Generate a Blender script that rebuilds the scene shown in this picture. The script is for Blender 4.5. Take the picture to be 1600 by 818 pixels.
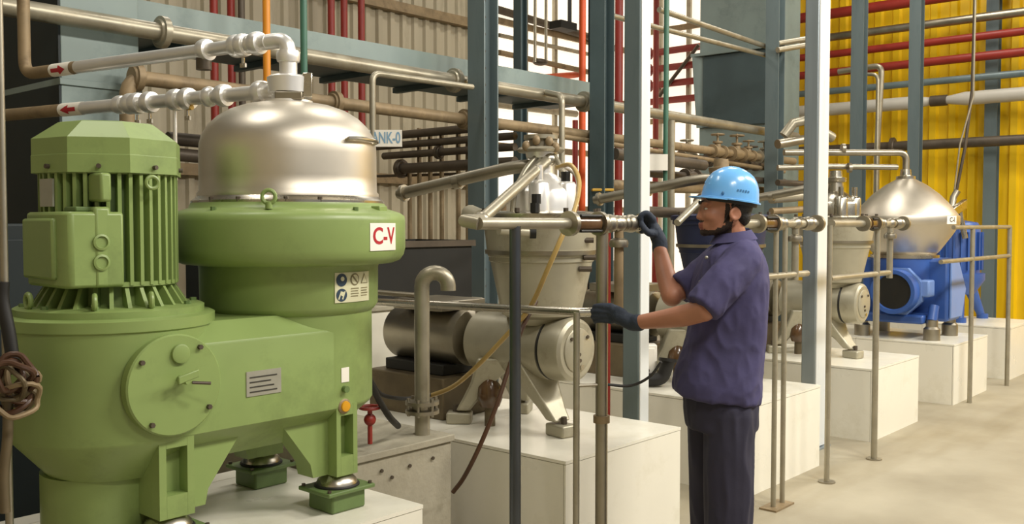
import bpy, bmesh, math, random
from mathutils import Vector, Matrix
random.seed(7)
V = Vector
PI = math.pi
for o in list(bpy.data.objects):
    bpy.data.objects.remove(o, do_unlink=True)
SC = bpy.context.scene
COL = SC.collection

# ------------------------------------------------------------------ camera
# world X runs along the row of machines, Y towards the rear wall, the camera stands above the origin
CAM = V((0, 0, 1.55)); FPX = 1500.0
yaw_f = V((0.7508, 0.6606, 0)).normalized()
yaw_r = V((0.6606, -0.7508, 0)).normalized()
PITCH = math.atan(60 / FPX)
cF = yaw_f * math.cos(PITCH) - V((0, 0, 1)) * math.sin(PITCH)
cU = yaw_r.cross(cF)
cam_d = bpy.data.cameras.new('camera'); cam = bpy.data.objects.new('camera', cam_d); COL.objects.link(cam)
cam_d.sensor_width = 36; cam_d.lens = 36 * FPX / 1600; cam_d.clip_end = 200; cam_d.clip_start = .05
cam.matrix_world = Matrix.Translation(CAM) @ Matrix((yaw_r, cU, -cF)).transposed().to_4x4()
SC.camera = cam

# ------------------------------------------------------------------ world, lights, exposure
w = bpy.data.worlds.new('world'); SC.world = w; w.use_nodes = True
w.node_tree.nodes['Background'].inputs[0].default_value = (1.0, .97, .92, 1)
w.node_tree.nodes['Background'].inputs[1].default_value = 0.30
SC.view_settings.view_transform = 'Standard'; SC.view_settings.look = 'None'
SC.view_settings.exposure = 0.0; SC.view_settings.gamma = 1; SC.view_settings.use_curve_mapping = False

def area(name, loc, aim, sx, sy, power, col=(1, .95, .86)):
    l = bpy.data.lights.new(name, 'AREA'); l.shape = 'RECTANGLE'; l.size = sx; l.size_y = sy
    l.energy = power; l.color = col
    o = bpy.data.objects.new(name, l); COL.objects.link(o); o.location = loc
    o.rotation_euler = (V(aim) - V(loc)).to_track_quat('-Z', 'Y').to_euler()
    return o
# rows of unseen ceiling lamps over the aisle, over the machines and over the pipe rack
for i, x in enumerate((3.6, 6.2, 8.8, 11.4)):
    area('aisle_light', (x, -1.0, 5.0), (x - .3, 1.6, 0), 1.5, .6, 185)
area('aisle_light', (.6, -1.2, 4.8), (1.8, 1.8, .8), 1.5, .6, 75)  # weak extra lamp added to brighten the worker's face
for i, x in enumerate((1.2, 4.6, 8.0, 11.4)):
    area('bay_lamp', (x, 3.9, 5.6), (x, 3.9, 0), 1.4, .5, 50)
for i, x in enumerate((4.5, 9.0)):
    area('rear_lamp', (x, 7.2, 5.6), (x, 7.6, 0), 1.4, .5, 32)

# ------------------------------------------------------------------ pixel -> place helpers (1600 x 818)
def ray(u, v):
    d = cF + yaw_r * ((u - 800) / FPX) + cU * ((409 - v) / FPX)
    return d
def px(u, v, d):
    r = ray(u, v); return CAM + r * (d / r.dot(yaw_f))
def pxX(u, v, X):
    r = ray(u, v); return CAM + r * (X / r.x)
def pxY(u, v, Y):
    r = ray(u, v); return CAM + r * (Y / r.y)
def pxZ(u, v, z):
    r = ray(u, v); return CAM + r * ((z - CAM.z) / r.z)

# ------------------------------------------------------------------ materials
def lin(h):
    h = h.lstrip('#'); out = []
    for i in (0, 2, 4):
        c = int(h[i:i+2], 16) / 255
        out.append(c / 12.92 if c <= .04045 else ((c + .055) / 1.055) ** 2.4)
    return out
MATS = {}
def mat(name, col, rough=.5, metal=0.0, var=.12, scale=6.0, bump=0.0, bscale=60.0, rvar=.1, spec=.5, coat=0, dirt=None, dscale=3.0, damt=.5, stretch=(1, 1, 1)):
    m = bpy.data.materials.new(name); m.use_nodes = True; nt = m.node_tree; N = nt.nodes; L = nt.links
    b = N['Principled BSDF']; c = lin(col)
    tc = N.new('ShaderNodeTexCoord'); mp = N.new('ShaderNodeMapping'); mp.inputs['Scale'].default_value = stretch
    L.new(tc.outputs['Object'], mp.inputs[0])
    n = N.new('ShaderNodeTexNoise'); n.inputs['Scale'].default_value = scale; n.inputs['Detail'].default_value = 5
    L.new(mp.outputs[0], n.inputs['Vector'])
    r = N.new('ShaderNodeValToRGB')
    r.color_ramp.elements[0].position = .3; r.color_ramp.elements[1].position = .7
    r.color_ramp.elements[0].color = [x * (1 - var) for x in c] + [1]
    r.color_ramp.elements[1].color = [min(1, x * (1 + var)) for x in c] + [1]
    L.new(n.outputs['Fac'], r.inputs[0]); out = r.outputs[0]
    if dirt:
        n2 = N.new('ShaderNodeTexNoise'); n2.inputs['Scale'].default_value = dscale; n2.inputs['Detail'].default_value = 8; n2.inputs['Roughness'].default_value = .7
        L.new(mp.outputs[0], n2.inputs['Vector'])
        r2 = N.new('ShaderNodeValToRGB'); r2.color_ramp.elements[0].position = .52; r2.color_ramp.elements[1].position = .72
        r2.color_ramp.elements[0].color = (0, 0, 0, 1); r2.color_ramp.elements[1].color = (damt, damt, damt, 1)
        L.new(n2.outputs['Fac'], r2.inputs[0])
        mx = N.new('ShaderNodeMix'); mx.data_type = 'RGBA'
        L.new(r2.outputs[0], mx.inputs[0]); L.new(out, mx.inputs[6]); mx.inputs[7].default_value = lin(dirt) + [1]
        out = mx.outputs[2]
    L.new(out, b.inputs['Base Color'])
    b.inputs['Metallic'].default_value = metal; b.inputs['Specular IOR Level'].default_value = spec
    mr = N.new('ShaderNodeMapRange'); mr.inputs[3].default_value = max(.03, rough - rvar); mr.inputs[4].default_value = min(1, rough + rvar)
    L.new(n.outputs['Fac'], mr.inputs[0]); L.new(mr.outputs[0], b.inputs['Roughness'])
    if coat: b.inputs['Coat Weight'].default_value = coat
    if bump:
        n3 = N.new('ShaderNodeTexNoise'); n3.inputs['Scale'].default_value = bscale; n3.inputs['Detail'].default_value = 4
        L.new(mp.outputs[0], n3.inputs['Vector'])
        bp = N.new('ShaderNodeBump'); bp.inputs['Strength'].default_value = bump; bp.inputs['Distance'].default_value = .01
        L.new(n3.outputs['Fac'], bp.inputs['Height']); L.new(bp.outputs[0], b.inputs['Normal'])
    MATS[name] = m; return m
def emit(name, col, s):
    m = bpy.data.materials.new(name); m.use_nodes = True; nt = m.node_tree
    b = nt.nodes['Principled BSDF']; c = lin(col) + [1]
    n = nt.nodes.new('ShaderNodeTexNoise'); n.inputs['Scale'].default_value = 1.5
    tc = nt.nodes.new('ShaderNodeTexCoord'); nt.links.new(tc.outputs['Object'], n.inputs['Vector'])
    mr = nt.nodes.new('ShaderNodeMapRange'); mr.inputs[3].default_value = s * .8; mr.inputs[4].default_value = s * 1.2
    nt.links.new(n.outputs['Fac'], mr.inputs[0]); nt.links.new(mr.outputs[0], b.inputs['Emission Strength'])
    b.inputs['Base Color'].default_value = c; b.inputs['Emission Color'].default_value = c
    b.inputs['Roughness'].default_value = .6
    MATS[name] = m; return m

mat('green', '#869a5a', .4, var=.07, scale=3, bump=.04, bscale=25, dirt='#4c5a30', dscale=2.2, damt=.45, spec=.5)
mat('green_dark', '#647a46', .5, var=.1, scale=4, dirt='#3d4a26', damt=.4)
mat('hood_steel', '#d9d1c2', .43, 1.0, var=.05, scale=5, rvar=.05)
mat('steel', '#c2bcae', .28, 1.0, var=.08, scale=8)
mat('polished', '#f6f4f0', .36, .7, var=.03, scale=8, rvar=.06)
mat('dull_steel', '#a39c8c', .42, 1.0, var=.15, scale=6, dirt='#6b5c46', damt=.4)
mat('machine_grey', '#aca691', .42, .35, var=.14, scale=4, dirt='#6e6148', dscale=3.5, damt=.6)
mat('grimy', '#6d6049', .5, .4, var=.25, scale=5, dirt='#332a1e', damt=.7)
mat('rusty', '#8d7a5c', .55, .25, var=.2, scale=9, dirt='#4d3a27', dscale=6, damt=.6)
mat('pale_pipe', '#a39c89', .4, .6, var=.15, scale=6, dirt='#6e6048', dscale=5, damt=.5)
mat('dark_pipe', '#5a5044', .5, .4, var=.25, scale=6, dirt='#2a241c', damt=.6)
mat('black', '#15140f', .6, var=.3, scale=5)
mat('rubber', '#1d1b19', .55, var=.2)
mat('dark_steel', '#565a60', .35, .9, var=.2, scale=10, dirt='#6c6a66', dscale=9, damt=.7, stretch=(1, 1, .25))
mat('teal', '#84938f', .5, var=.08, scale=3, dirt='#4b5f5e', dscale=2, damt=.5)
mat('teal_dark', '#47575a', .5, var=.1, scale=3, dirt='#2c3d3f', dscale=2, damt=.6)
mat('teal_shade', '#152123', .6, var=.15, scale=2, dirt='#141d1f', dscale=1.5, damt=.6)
mat('beam_blue', '#6c7a7c', .42, .2, var=.1, scale=3, dirt='#455a60', dscale=4, damt=.5, stretch=(1, 1, .2))
mat('galv', '#949ea3', .34, .5, var=.12, scale=5, stretch=(3, 3, .15))
mat('lit_face', '#e3e8ea', .3, .2, var=.05, scale=4, stretch=(3, 3, .15))
mat('red_pipe', '#8e2a20', .45, var=.12, scale=5, dirt='#4d1712', damt=.5)
mat('orange_pipe', '#d9561f', .45, var=.1)
mat('amber_pipe', '#d88a1e', .42, var=.1)
mat('green_pipe', '#3f6b58', .45, var=.12)
mat('tile', '#e9e5d6', .3, var=.03, scale=2, dirt='#c3bb9f', dscale=1.8, damt=.5)
mat('grout', '#8f8872', .9, var=.1)
mat('concrete', '#a39c89', .8, var=.14, scale=3, bump=.3, bscale=40, dirt='#6f6855', dscale=2.5, damt=.5)
mat('wall_cream', '#b3a991', .55, var=.1, scale=1.5, dirt='#6f644e', dscale=1.6, damt=.7, stretch=(1, 1, .3))
mat('wall_yellow', '#eec410', .45, var=.05, scale=1.5, dirt='#cf9f0a', dscale=1.3, damt=.5, stretch=(1, 1, .3))
mat('roof', '#8d8f8c', .6, var=.1)
emit('daylight_sheet', '#fff3df', 1.05)
mat('navy', '#1f2748', .5, var=.12, scale=4)
mat('blue', '#36599f', .4, var=.08, scale=4, dirt='#1d2f60', dscale=3, damt=.4)
mat('blue_light', '#6f8dc6', .4, var=.06, scale=4)
mat('white_paint', '#bdb8ad', .45, var=.04)
mat('label_white', '#efeade', .5, var=.02)
mat('label_beige', '#d2cfae', .5, var=.04)
mat('brown_ink', '#7d7453', .5, var=.05)
mat('plate_grey', '#a8a698', .4, .4, var=.06, scale=30)
mat('red_ink', '#b3202a', .5, var=.05)
mat('blue_ink', '#2d4053', .5, var=.05)
mat('black_ink', '#35332c', .5, var=.05)
mat('sign_blue', '#7fa3bd', .5, var=.05)
mat('amber_ink', '#cfa43a', .5, var=.05)
mat('amber_knob', '#d79a1c', .35, var=.05)
mat('amber_hose', '#b39659', .3, var=.12, spec=.6)
mat('brown_hose', '#4a2f1d', .45, var=.2)
mat('amber_glass', '#5c432a', .2, var=.25, scale=12, spec=.7)
mat('skin', '#a8735a', .5, var=.08, scale=12, bump=.05, bscale=90)
mat('lip', '#8a4f44', .45, var=.05)
mat('beard', '#2c1e17', .7, var=.3, scale=60, bump=.4, bscale=160)
mat('hair', '#14100d', .6, var=.3, scale=40, bump=.5, bscale=140)
mat('eye', '#d8d2c8', .2, var=.02)
mat('pupil', '#120c08', .2, var=.02)
mat('helmet', '#6fb1ec', .25, var=.03, spec=.6, coat=.3)
mat('helmet_ink', '#3b6d9a', .4, var=.05)
mat('shirt', '#413d63', .85, var=.16, scale=5, bump=.55, bscale=9)
mat('trousers', '#2c2a3c', .85, var=.15, scale=5, bump=.5, bscale=9)
mat('shoe', '#191614', .5, var=.2)
mat('glove', '#2c3442', .8, var=.12, scale=20, bump=.3, bscale=80)
mat('clear_plastic', '#c8c2b8', .12, var=.02)

# floor: pale trowelled concrete with stains
def floor_mat():
    m = bpy.data.materials.new('floor_concrete'); m.use_nodes = True; nt = m.node_tree; N = nt.nodes; L = nt.links
    b = N['Principled BSDF']; tc = N.new('ShaderNodeTexCoord')
    def noise(s, d, st=(1, 1, 1)):
        mp = N.new('ShaderNodeMapping'); mp.inputs['Scale'].default_value = st; L.new(tc.outputs['Object'], mp.inputs[0])
        n = N.new('ShaderNodeTexNoise'); n.inputs['Scale'].default_value = s; n.inputs['Detail'].default_value = d; L.new(mp.outputs[0], n.inputs['Vector']); return n.outputs['Fac']
    def ramp(f, p0, c0, p1, c1):
        r = N.new('ShaderNodeValToRGB'); e = r.color_ramp.elements; e[0].position = p0; e[1].position = p1
        e[0].color = c0; e[1].color = c1; L.new(f, r.inputs[0]); return r.outputs[0]
    base = ramp(noise(1.6, 9), .3, lin('#958c77') + [1], .7, lin('#aca48f') + [1])
    st = ramp(noise(.9, 10, (.5, 2.2, 1)), .5, (1, 1, 1, 1), .75, lin('#d6cdb8') + [1])
    mx = N.new('ShaderNodeMix'); mx.data_type = 'RGBA'; mx.blend_type = 'MULTIPLY'; mx.inputs[0].default_value = .8
    L.new(base, mx.inputs[6]); L.new(st, mx.inputs[7]); L.new(mx.outputs[2], b.inputs['Base Color'])
    b.inputs['Roughness'].default_value = .62
    bp = N.new('ShaderNodeBump'); bp.inputs['Strength'].default_value = .12; bp.inputs['Distance'].default_value = .01
    L.new(noise(30, 6), bp.inputs['Height']); L.new(bp.outputs[0], b.inputs['Normal'])
    MATS['floor'] = m
floor_mat()

# ------------------------------------------------------------------ mesh builder
def frame(axis):
    a = axis.normalized()
    h = V((0, 0, 1)) if abs(a.z) < .9 else V((1, 0, 0))
    x = h.cross(a).normalized(); y = a.cross(x)
    return x, y, a
TMP = bpy.data.scenes.new('scratch')
def evaluated(o):          # evaluate one object's modifiers in an otherwise empty scratch scene
    TMP.collection.objects.link(o); vl = TMP.view_layers[0]; vl.update(); dg = vl.depsgraph; dg.update()
    me = bpy.data.meshes.new_from_object(o.evaluated_get(dg)); TMP.collection.objects.unlink(o); return me
class MB:
    def __init__(s): s.v = []; s.f = []
    def add(s, vs, fs):
        k = len(s.v); s.v += [V(p) for p in vs]; s.f += [[i + k for i in f] for f in fs]; return s
    def box(s, x0, x1, y0, y1, z0, z1):
        return s.add([(x, y, z) for z in (z0, z1) for y in (y0, y1) for x in (x0, x1)],
                     [(0, 2, 3, 1), (4, 5, 7, 6), (0, 1, 5, 4), (2, 6, 7, 3), (0, 4, 6, 2), (1, 3, 7, 5)])
    def obox(s, c, ax, ay, az):      # oriented box, half-vectors
        c = V(c); ax = V(ax); ay = V(ay); az = V(az)
        return s.add([c + ax * i + ay * j + az * k for k in (-1, 1) for j in (-1, 1) for i in (-1, 1)],
                     [(0, 2, 3, 1), (4, 5, 7, 6), (0, 1, 5, 4), (2, 6, 7, 3), (0, 4, 6, 2), (1, 3, 7, 5)])
    def lathe(s, prof, c=(0, 0, 0), axis=(0, 0, 1), n=48, a0=0.0):   # profile (r, h)
        x, y, a = frame(V(axis)); c = V(c); rings = []
        for r, h in prof:
            if r < 1e-6: rings.append([len(s.v)]); s.v.append(c + a * h)
            else:
                k = len(s.v); rings.append(list(range(k, k + n)))
                s.v += [c + a * h + (x * math.cos(a0 + 2 * PI * i / n) + y * math.sin(a0 + 2 * PI * i / n)) * r for i in range(n)]
        for A, B in zip(rings, rings[1:]):
            for i in range(n):
                j = (i + 1) % n
                if len(A) == 1 and len(B) == 1: break
                if len(A) == 1: s.f.append([A[0], B[j], B[i]][::-1])
                elif len(B) == 1: s.f.append([A[i], A[j], B[0]])
                else: s.f.append([A[i], A[j], B[j], B[i]])
        return s
    def cyl(s, p0, p1, r0, r1=None, n=20):
        p0 = V(p0); p1 = V(p1); r1 = r0 if r1 is None else r1; h = (p1 - p0).length
        return s.lathe([(0, 0), (r0, 0), (r1, h), (0, h)], p0, p1 - p0, n)
    def pipe_end(s, p0, p1, r, n=20):     # open tube with wall
        p0 = V(p0); p1 = V(p1); h = (p1 - p0).length
        return s.lathe([(r * .8, h * .3), (r * .8, 0), (r, 0), (r, h), (0, h)], p0, p1 - p0, n)
    def tube(s, pts, r, n=12, bend=0, radii=None, caps=True):
        pts = [V(p) for p in pts]
        if bend:
            out = [pts[0]]
            for a, b, c in zip(pts, pts[1:], pts[2:]):
                d0 = (a - b); d1 = (c - b); k = min(bend, d0.length * .45, d1.length * .45)
                p = b + d0.normalized() * k; q = b + d1.normalized() * k
                for i in range(7):
                    t = i / 6; out.append(p * (1 - t) ** 2 + b * 2 * t * (1 - t) + q * t * t)
            out.append(pts[-1]); pts = out
        m = len(pts); rr = radii or [r] * m
        tang = [(pts[min(i + 1, m - 1)] - pts[max(i - 1, 0)]).normalized() for i in range(m)]
        x, y, a = frame(tang[0]); k0 = len(s.v)
        for i in range(m):
            t = tang[i]; x = (x - t * x.dot(t)).normalized(); y = t.cross(x)
            s.v += [pts[i] + (x * math.cos(2 * PI * j / n) + y * math.sin(2 * PI * j / n)) * rr[i] for j in range(n)]
        for i in range(m - 1):
            for j in range(n):
                q = (j + 1) % n; s.f.append([k0 + i * n + j, k0 + i * n + q, k0 + (i + 1) * n + q, k0 + (i + 1) * n + j])
        if caps:
            s.f.append([k0 + j for j in range(n)][::-1]); s.f.append([k0 + (m - 1) * n + j for j in range(n)])
        return s
    def torus(s, c, axis, R, r, n=24, k=8):
        x, y, a = frame(V(axis)); c = V(c); b = len(s.v)
        for i in range(n):
            d = x * math.cos(2 * PI * i / n) + y * math.sin(2 * PI * i / n)
            for j in range(k):
                s.v.append(c + d * (R + r * math.cos(2 * PI * j / k)) + a * r * math.sin(2 * PI * j / k))
        for i in range(n):
            for j in range(k):
                p = (i + 1) % n; q = (j + 1) % k
                s.f.append([b + i * k + j, b + p * k + j, b + p * k + q, b + i * k + q])
        return s
    def ell(s, c, rx, ry=None, rz=None, ax=None, n=20, m=12):      # ellipsoid, ax = (X,Y,Z) unit vectors
        ry = ry or rx; rz = rz or rx; c = V(c)
        X, Y, Z = ax or (V((1, 0, 0)), V((0, 1, 0)), V((0, 0, 1))); rings = []
        for i in range(m + 1):
            t = -PI / 2 + PI * i / m
            if i in (0, m): rings.append([len(s.v)]); s.v.append(c + Z * rz * math.sin(t))
            else:
                k = len(s.v); rings.append(list(range(k, k + n)))
                s.v += [c + (X * rx * math.cos(2 * PI * j / n) + Y * ry * math.sin(2 * PI * j / n)) * math.cos(t) + Z * rz * math.sin(t) for j in range(n)]
        for A, B in zip(rings, rings[1:]):
            for i in range(n):
                j = (i + 1) % n
                if len(A) == 1: s.f.append([A[0], B[i], B[j]][::-1])
                elif len(B) == 1: s.f.append([A[i], A[j], B[0]])
                else: s.f.append([A[i], A[j], B[j], B[i]])
        return s
    def prism(s, poly, ext):        # planar polygon (3D points) pushed along ext
        poly = [V(p) for p in poly]; e = V(ext); n = len(poly)
        return s.add(poly + [p + e for p in poly], [list(range(n))[::-1], list(range(n, 2 * n))] + [[i, (i + 1) % n, n + (i + 1) % n, n + i] for i in range(n)])
    def loft(s, rings, caps=True):
        n = len(rings[0]); k = len(s.v)
        for r in rings: s.v += [V(p) for p in r]
        for i in range(len(rings) - 1):
            for j in range(n):
                q = (j + 1) % n; s.f.append([k + i * n + j, k + i * n + q, k + (i + 1) * n + q, k + (i + 1) * n + j])
        if caps:
            s.f.append([k + j for j in range(n)][::-1]); s.f.append([k + (len(rings) - 1) * n + j for j in range(n)])
        return s
    def build(s, name, m, parent=None, bevel=0, smooth=True, angle=38, base=None, remesh=0, relax=4):
        me = bpy.data.meshes.new(name)
        mn = V((min(p.x for p in s.v), min(p.y for p in s.v), min(p.z for p in s.v)))
        mxv = V((max(p.x for p in s.v), max(p.y for p in s.v), max(p.z for p in s.v)))
        b = V(base) if base is not None else V(((mn.x + mxv.x) / 2, (mn.y + mxv.y) / 2, mn.z))
        me.from_pydata([p - b for p in s.v], [], s.f); me.update()
        bm = bmesh.new(); bm.from_mesh(me); bmesh.ops.recalc_face_normals(bm, faces=bm.faces); bm.to_mesh(me); bm.free()
        o = bpy.data.objects.new(name, me); COL.objects.link(o)
        if remesh:
            md = o.modifiers.new('r', 'REMESH'); md.mode = 'VOXEL'; md.voxel_size = remesh
            sm = o.modifiers.new('s', 'SMOOTH'); sm.factor = .5; sm.iterations = relax
            me2 = evaluated(o); o.modifiers.clear(); o.data = me2
            bpy.data.meshes.remove(me); me = me2; me.name = name
        if m:
            me.materials.clear(); me.materials.append(MATS[m])
        if bevel:
            bv = o.modifiers.new('bevel', 'BEVEL'); bv.width = bevel; bv.segments = 2; bv.limit_method = 'ANGLE'; bv.angle_limit = math.radians(40)
        if smooth:
            for p in me.polygons: p.use_smooth = True
            if not remesh: me.set_sharp_from_angle(angle=math.radians(angle))
        o['_w'] = tuple(b)
        if parent is not None:
            o.parent = parent; o.location = b - V(parent['_w'])
        else: o.location = b
        return o

def thing(name, label, cat, loc, group=None):
    o = bpy.data.objects.new(name, None); COL.objects.link(o); o.empty_display_size = .1
    o.location = V(loc); o['_w'] = tuple(V(loc)); o['label'] = label; o['category'] = cat
    if group: o['group'] = group
    return o
def tag(o, label, cat, group=None):
    o['label'] = label; o['category'] = cat
    if group: o['group'] = group
    return o
def struct(name, loc):
    o = bpy.data.objects.new(name, None); COL.objects.link(o); o.location = V(loc); o['_w'] = tuple(V(loc)); o['kind'] = 'structure'
    return o
def copy_tree(o, delta, parent=None):
    c = o.copy(); COL.objects.link(c); c.parent = parent
    if parent is None: c.location = o.location + V(delta)
    w_ = V(o['_w']) + V(delta); c['_w'] = tuple(w_)
    for ch in o.children: copy_tree(ch, delta, c)
    return c
def text_geo(s, size):
    cu = bpy.data.curves.new('t', 'FONT'); cu.body = s; cu.size = size; cu.align_x = 'CENTER'; cu.align_y = 'CENTER'; cu.fill_mode = 'FRONT'; cu.resolution_u = 4
    cu.offset = size * .02
    o = bpy.data.objects.new('t', cu); me = evaluated(o)
    vs = [v.co.copy() for v in me.vertices]; fs = [list(p.vertices) for p in me.polygons]
    bpy.data.objects.remove(o, do_unlink=True); bpy.data.meshes.remove(me)
    return vs, fs
def text(s, size, fn, m, parent, name='lettering'):
    vs, fs = text_geo(s, size); b = MB(); b.add([fn(p.x, p.y) for p in vs], fs)
    return b.build(name, m, parent, smooth=False)
def ring_bolts(parent, c, axis, R, n, r, h, m, name='bolt', a0=0):
    x, y, a = frame(V(axis)); c = V(c); first = None
    for i in range(n):
        t = a0 + 2 * PI * i / n; p = c + (x * math.cos(t) + y * math.sin(t)) * R
        MB().cyl(p, p + a * h, r, n=6).build(name, m, parent)

# ================================================================== the setting
WY = 9.2; WX = 13.5; RZ = 6.2
o = MB().box(-5, WX + .2, -5, WY + .2, -.1, 0).build('floor', 'floor', smooth=False, base=(0, 0, 0)); o['kind'] = 'structure'
o = MB().box(-5, WX + .2, -5, WY + .2, RZ, RZ + .1).build('ceiling', 'roof', smooth=False); o['kind'] = 'structure'

def sheet_mesh(width, h, pitch, depth, m):       # trapezoid-ribbed cladding sheet in the XZ plane, ribs towards -Y
    pr = []; n = round(width / pitch)
    for i in range(n):
        x = i * pitch
        pr += [(x, 0), (x + pitch * .45, 0), (x + pitch * .55, -depth), (x + pitch * .88, -depth), (x + pitch * .98, 0)]
    pr.append((width, 0))
    b = MB(); vs = [(x, y, 0) for x, y in pr] + [(x, y, h) for x, y in pr]; k = len(pr)
    b.add(vs, [(i, i + 1, k + i + 1, k + i) for i in range(k - 1)])
    me = bpy.data.meshes.new('sheet'); me.from_pydata(b.v, [], b.f); me.materials.append(MATS[m]); return me
def sheets(parent, me, spots, rotz):
    for p in spots:
        o = bpy.data.objects.new('sheet', me); COL.objects.link(o); o.parent = parent; o.location = V(p) - V(parent['_w']); o.rotation_euler = (0, 0, rotz)
wb = struct('wall_back', (4, WY, 0))
me = sheet_mesh(1.0, RZ, .2, .04, 'wall_cream')
sheets(wb, me, [(x, WY, 0) for x in range(-1, 10)], 0)
me2 = sheet_mesh(1.0, .9, .2, .04, 'wall_cream')
sheets(wb, me2, [(x, WY, 0) for x in range(10, 13)] + [(12.5, WY + .002, 0)], 0)
we = struct('wall_end', (WX, 2, 0))
mey = sheet_mesh(1.0, RZ, .25, .045, 'wall_yellow')
sheets(we, mey, [(WX, y, 0) for y in range(-2, 8)], -PI / 2)
for z in (2.05, 4.2):           # wall girts
    MB().box(-1, 10, WY - .14, WY - .05, z, z + .12).build('girt', 'rusty', wb)

wl = struct('wall_left_blocker', (-2.2, 4, 0))  # unseen wall added to block light from the left
mel = sheet_mesh(1.0, RZ, .2, .04, 'wall_cream')
sheets(wl, mel, [(-2.2, y, 0) for y in range(-5, 10)], PI / 2)
def window(name, a, b, z0, z1, nx, nz, inward):       # frosted daylight sheets in a steel frame
    a = V(a); b = V(b); r = struct(name, (a + b) / 2); d = (b - a) / nx; inward = V(inward); up = V((0, 0, 1)); hz = (z1 - z0) / nz
    for i in range(nx):
        for k in range(nz):
            c = a + d * (i + .5) + up * (z0 + hz * (k + .5))
            MB().obox(c, d * .485, inward * .008, up * hz * .48).build('pane', 'daylight_sheet', r, smooth=False)
    for i in range(nx + 1):
        MB().obox(a + d * i + up * (z0 + z1) / 2 + inward * .03, d.normalized() * .035, inward * .03, up * (z1 - z0) / 2).build('mullion', 'pale_pipe', r, smooth=False)
    for k in range(nz + 1):
        MB().obox((a + b) / 2 + up * (z0 + hz * k) + inward * .05, (b - a) / 2, inward * .02, up * .045).build('transom', 'rusty', r, smooth=False)
window('window_1', (10.02, WY, 0), (13.46, WY, 0), .9, RZ - .05, 5, 6, (0, -1, 0))
window('window_2', (WX, 7.02, 0), (WX, WY - .05, 0), .3, RZ - .05, 4, 4, (-1, 0, 0))

# ================================================================== plinths
def plinth(x0, x1, y0, y1, h, label):
    t = thing('machine_plinth', label, 'plinth', ((x0 + x1) / 2, (y0 + y1) / 2, 0), 'tiled plinths under the machines')
    e = .010; g = .003; zt = h - .014
    MB().box(x0 + e, x1 - e, y0 + e, y1 - e, 0, h - .006).build('core', 'grout', t, smooth=False)
    MB().box(x0, x1, y0, y0 + e, 0, zt - g).build('facing_slab', 'tile', t, smooth=False)
    ym = y0 + .85
    for a, b_ in ((y0 + e + g, ym - g / 2), (ym + g / 2, y1)):
        MB().box(x0, x0 + e, a, b_, 0, zt - g).build('facing_slab', 'tile', t, smooth=False)
        MB().box(x1 - e, x1, a, b_, 0, zt - g).build('facing_slab', 'tile', t, smooth=False)
    for a, b_ in ((y0 - .002, ym - g / 2), (ym + g / 2, y1)):
        MB().box(x0 - .002, x1 + .002, a, b_, zt, h).build('top_slab', 'tile', t, smooth=False)
    return t
PH = .52
plinth(1.25, 2.40, 2.55, 3.5, PH, 'white tiled plinth under the big green machine')
plinth(3.25, 4.19, 2.55, 4.3, PH, 'nearest fully tiled white plinth, left of the worker')
plinth(4.93, 5.88, 2.55, 4.3, PH, 'white tiled plinth directly behind the worker\'s legs')
plinth(6.76, 7.72, 2.55, 4.3, PH, 'white tiled plinth right of the bright steel column')
plinth(8.60, 9.58, 2.55, 4.3, PH, 'white tiled plinth carrying the blue machine with silver double-cone hood')
plinth(10.38, 11.36, 2.55, 4.3, PH, 'farthest white tiled plinth by the yellow wall, at right edge')

# concrete sump box between the first two plinths
t = thing('concrete_sump', 'grey concrete box with the gooseneck pipe standing on it', 'sump', (2.8, 3.5, 0))
MB().box(2.43, 3.0, 3.0, 4.35, 0, .585).build('body', 'concrete', t, bevel=.006)
MB().box(2.42, 3.012, 2.988, 4.36, .585, .615).build('top_slab', 'concrete', t, bevel=.004)
for q in range(4):
    p = pxY((596, 612, 640, 676)[q], (735, 745, 727, 715)[q], 2.995); MB().cyl(p, p + V((0, -.006, 0)), .008, n=8).build('rivet', 'dark_pipe', t)

# ================================================================== green separator
AX = V((2.15, 3.0, 0)); BX = V((1.46, 3.0, 0))
GS = thing('green_separator', 'large green centrifugal separator with brushed steel hood and vertical motor', 'separator', (1.8, 3.0, PH))
# gearbox body: stadium plan lofted through height
def stadium(z, r, xa=BX.x, xb=AX.x, n=14, flat=0.0):
    pts = []
    for i in range(n + 1):
        a = -PI / 2 + PI * i / n; pts.append(V((xb + r * math.cos(a), 3.0 + r * math.sin(a), z)))
    for i in range(n + 1):
        a = PI / 2 + PI * i / n; pts.append(V((xa + r * math.cos(a), 3.0 + r * math.sin(a), z)))
    return pts
b = MB().loft([stadium(.775, .16), stadium(.885, .292), stadium(.895, .30), stadium(1.165, .30), stadium(1.175, .296), stadium(1.235, .225)])
gb = b.build('gearbox_housing', 'green', GS, angle=25)
# round motor end of the housing
b = MB().lathe([(0, .765), (.195, .765), (.305, .89), (.308, .90), (.312, 1.225), (.318, 1.23), (.318, 1.262), (.305, 1.268), (0, 1.268)], BX, n=64)
b.build('motor_end_housing', 'green', GS, angle=30)
# bowl end pedestal
MB().lathe([(0, .9), (.302, .9), (.302, 1.235), (0, 1.235)], AX, n=64).build('bowl_pedestal', 'green', GS)
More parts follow.
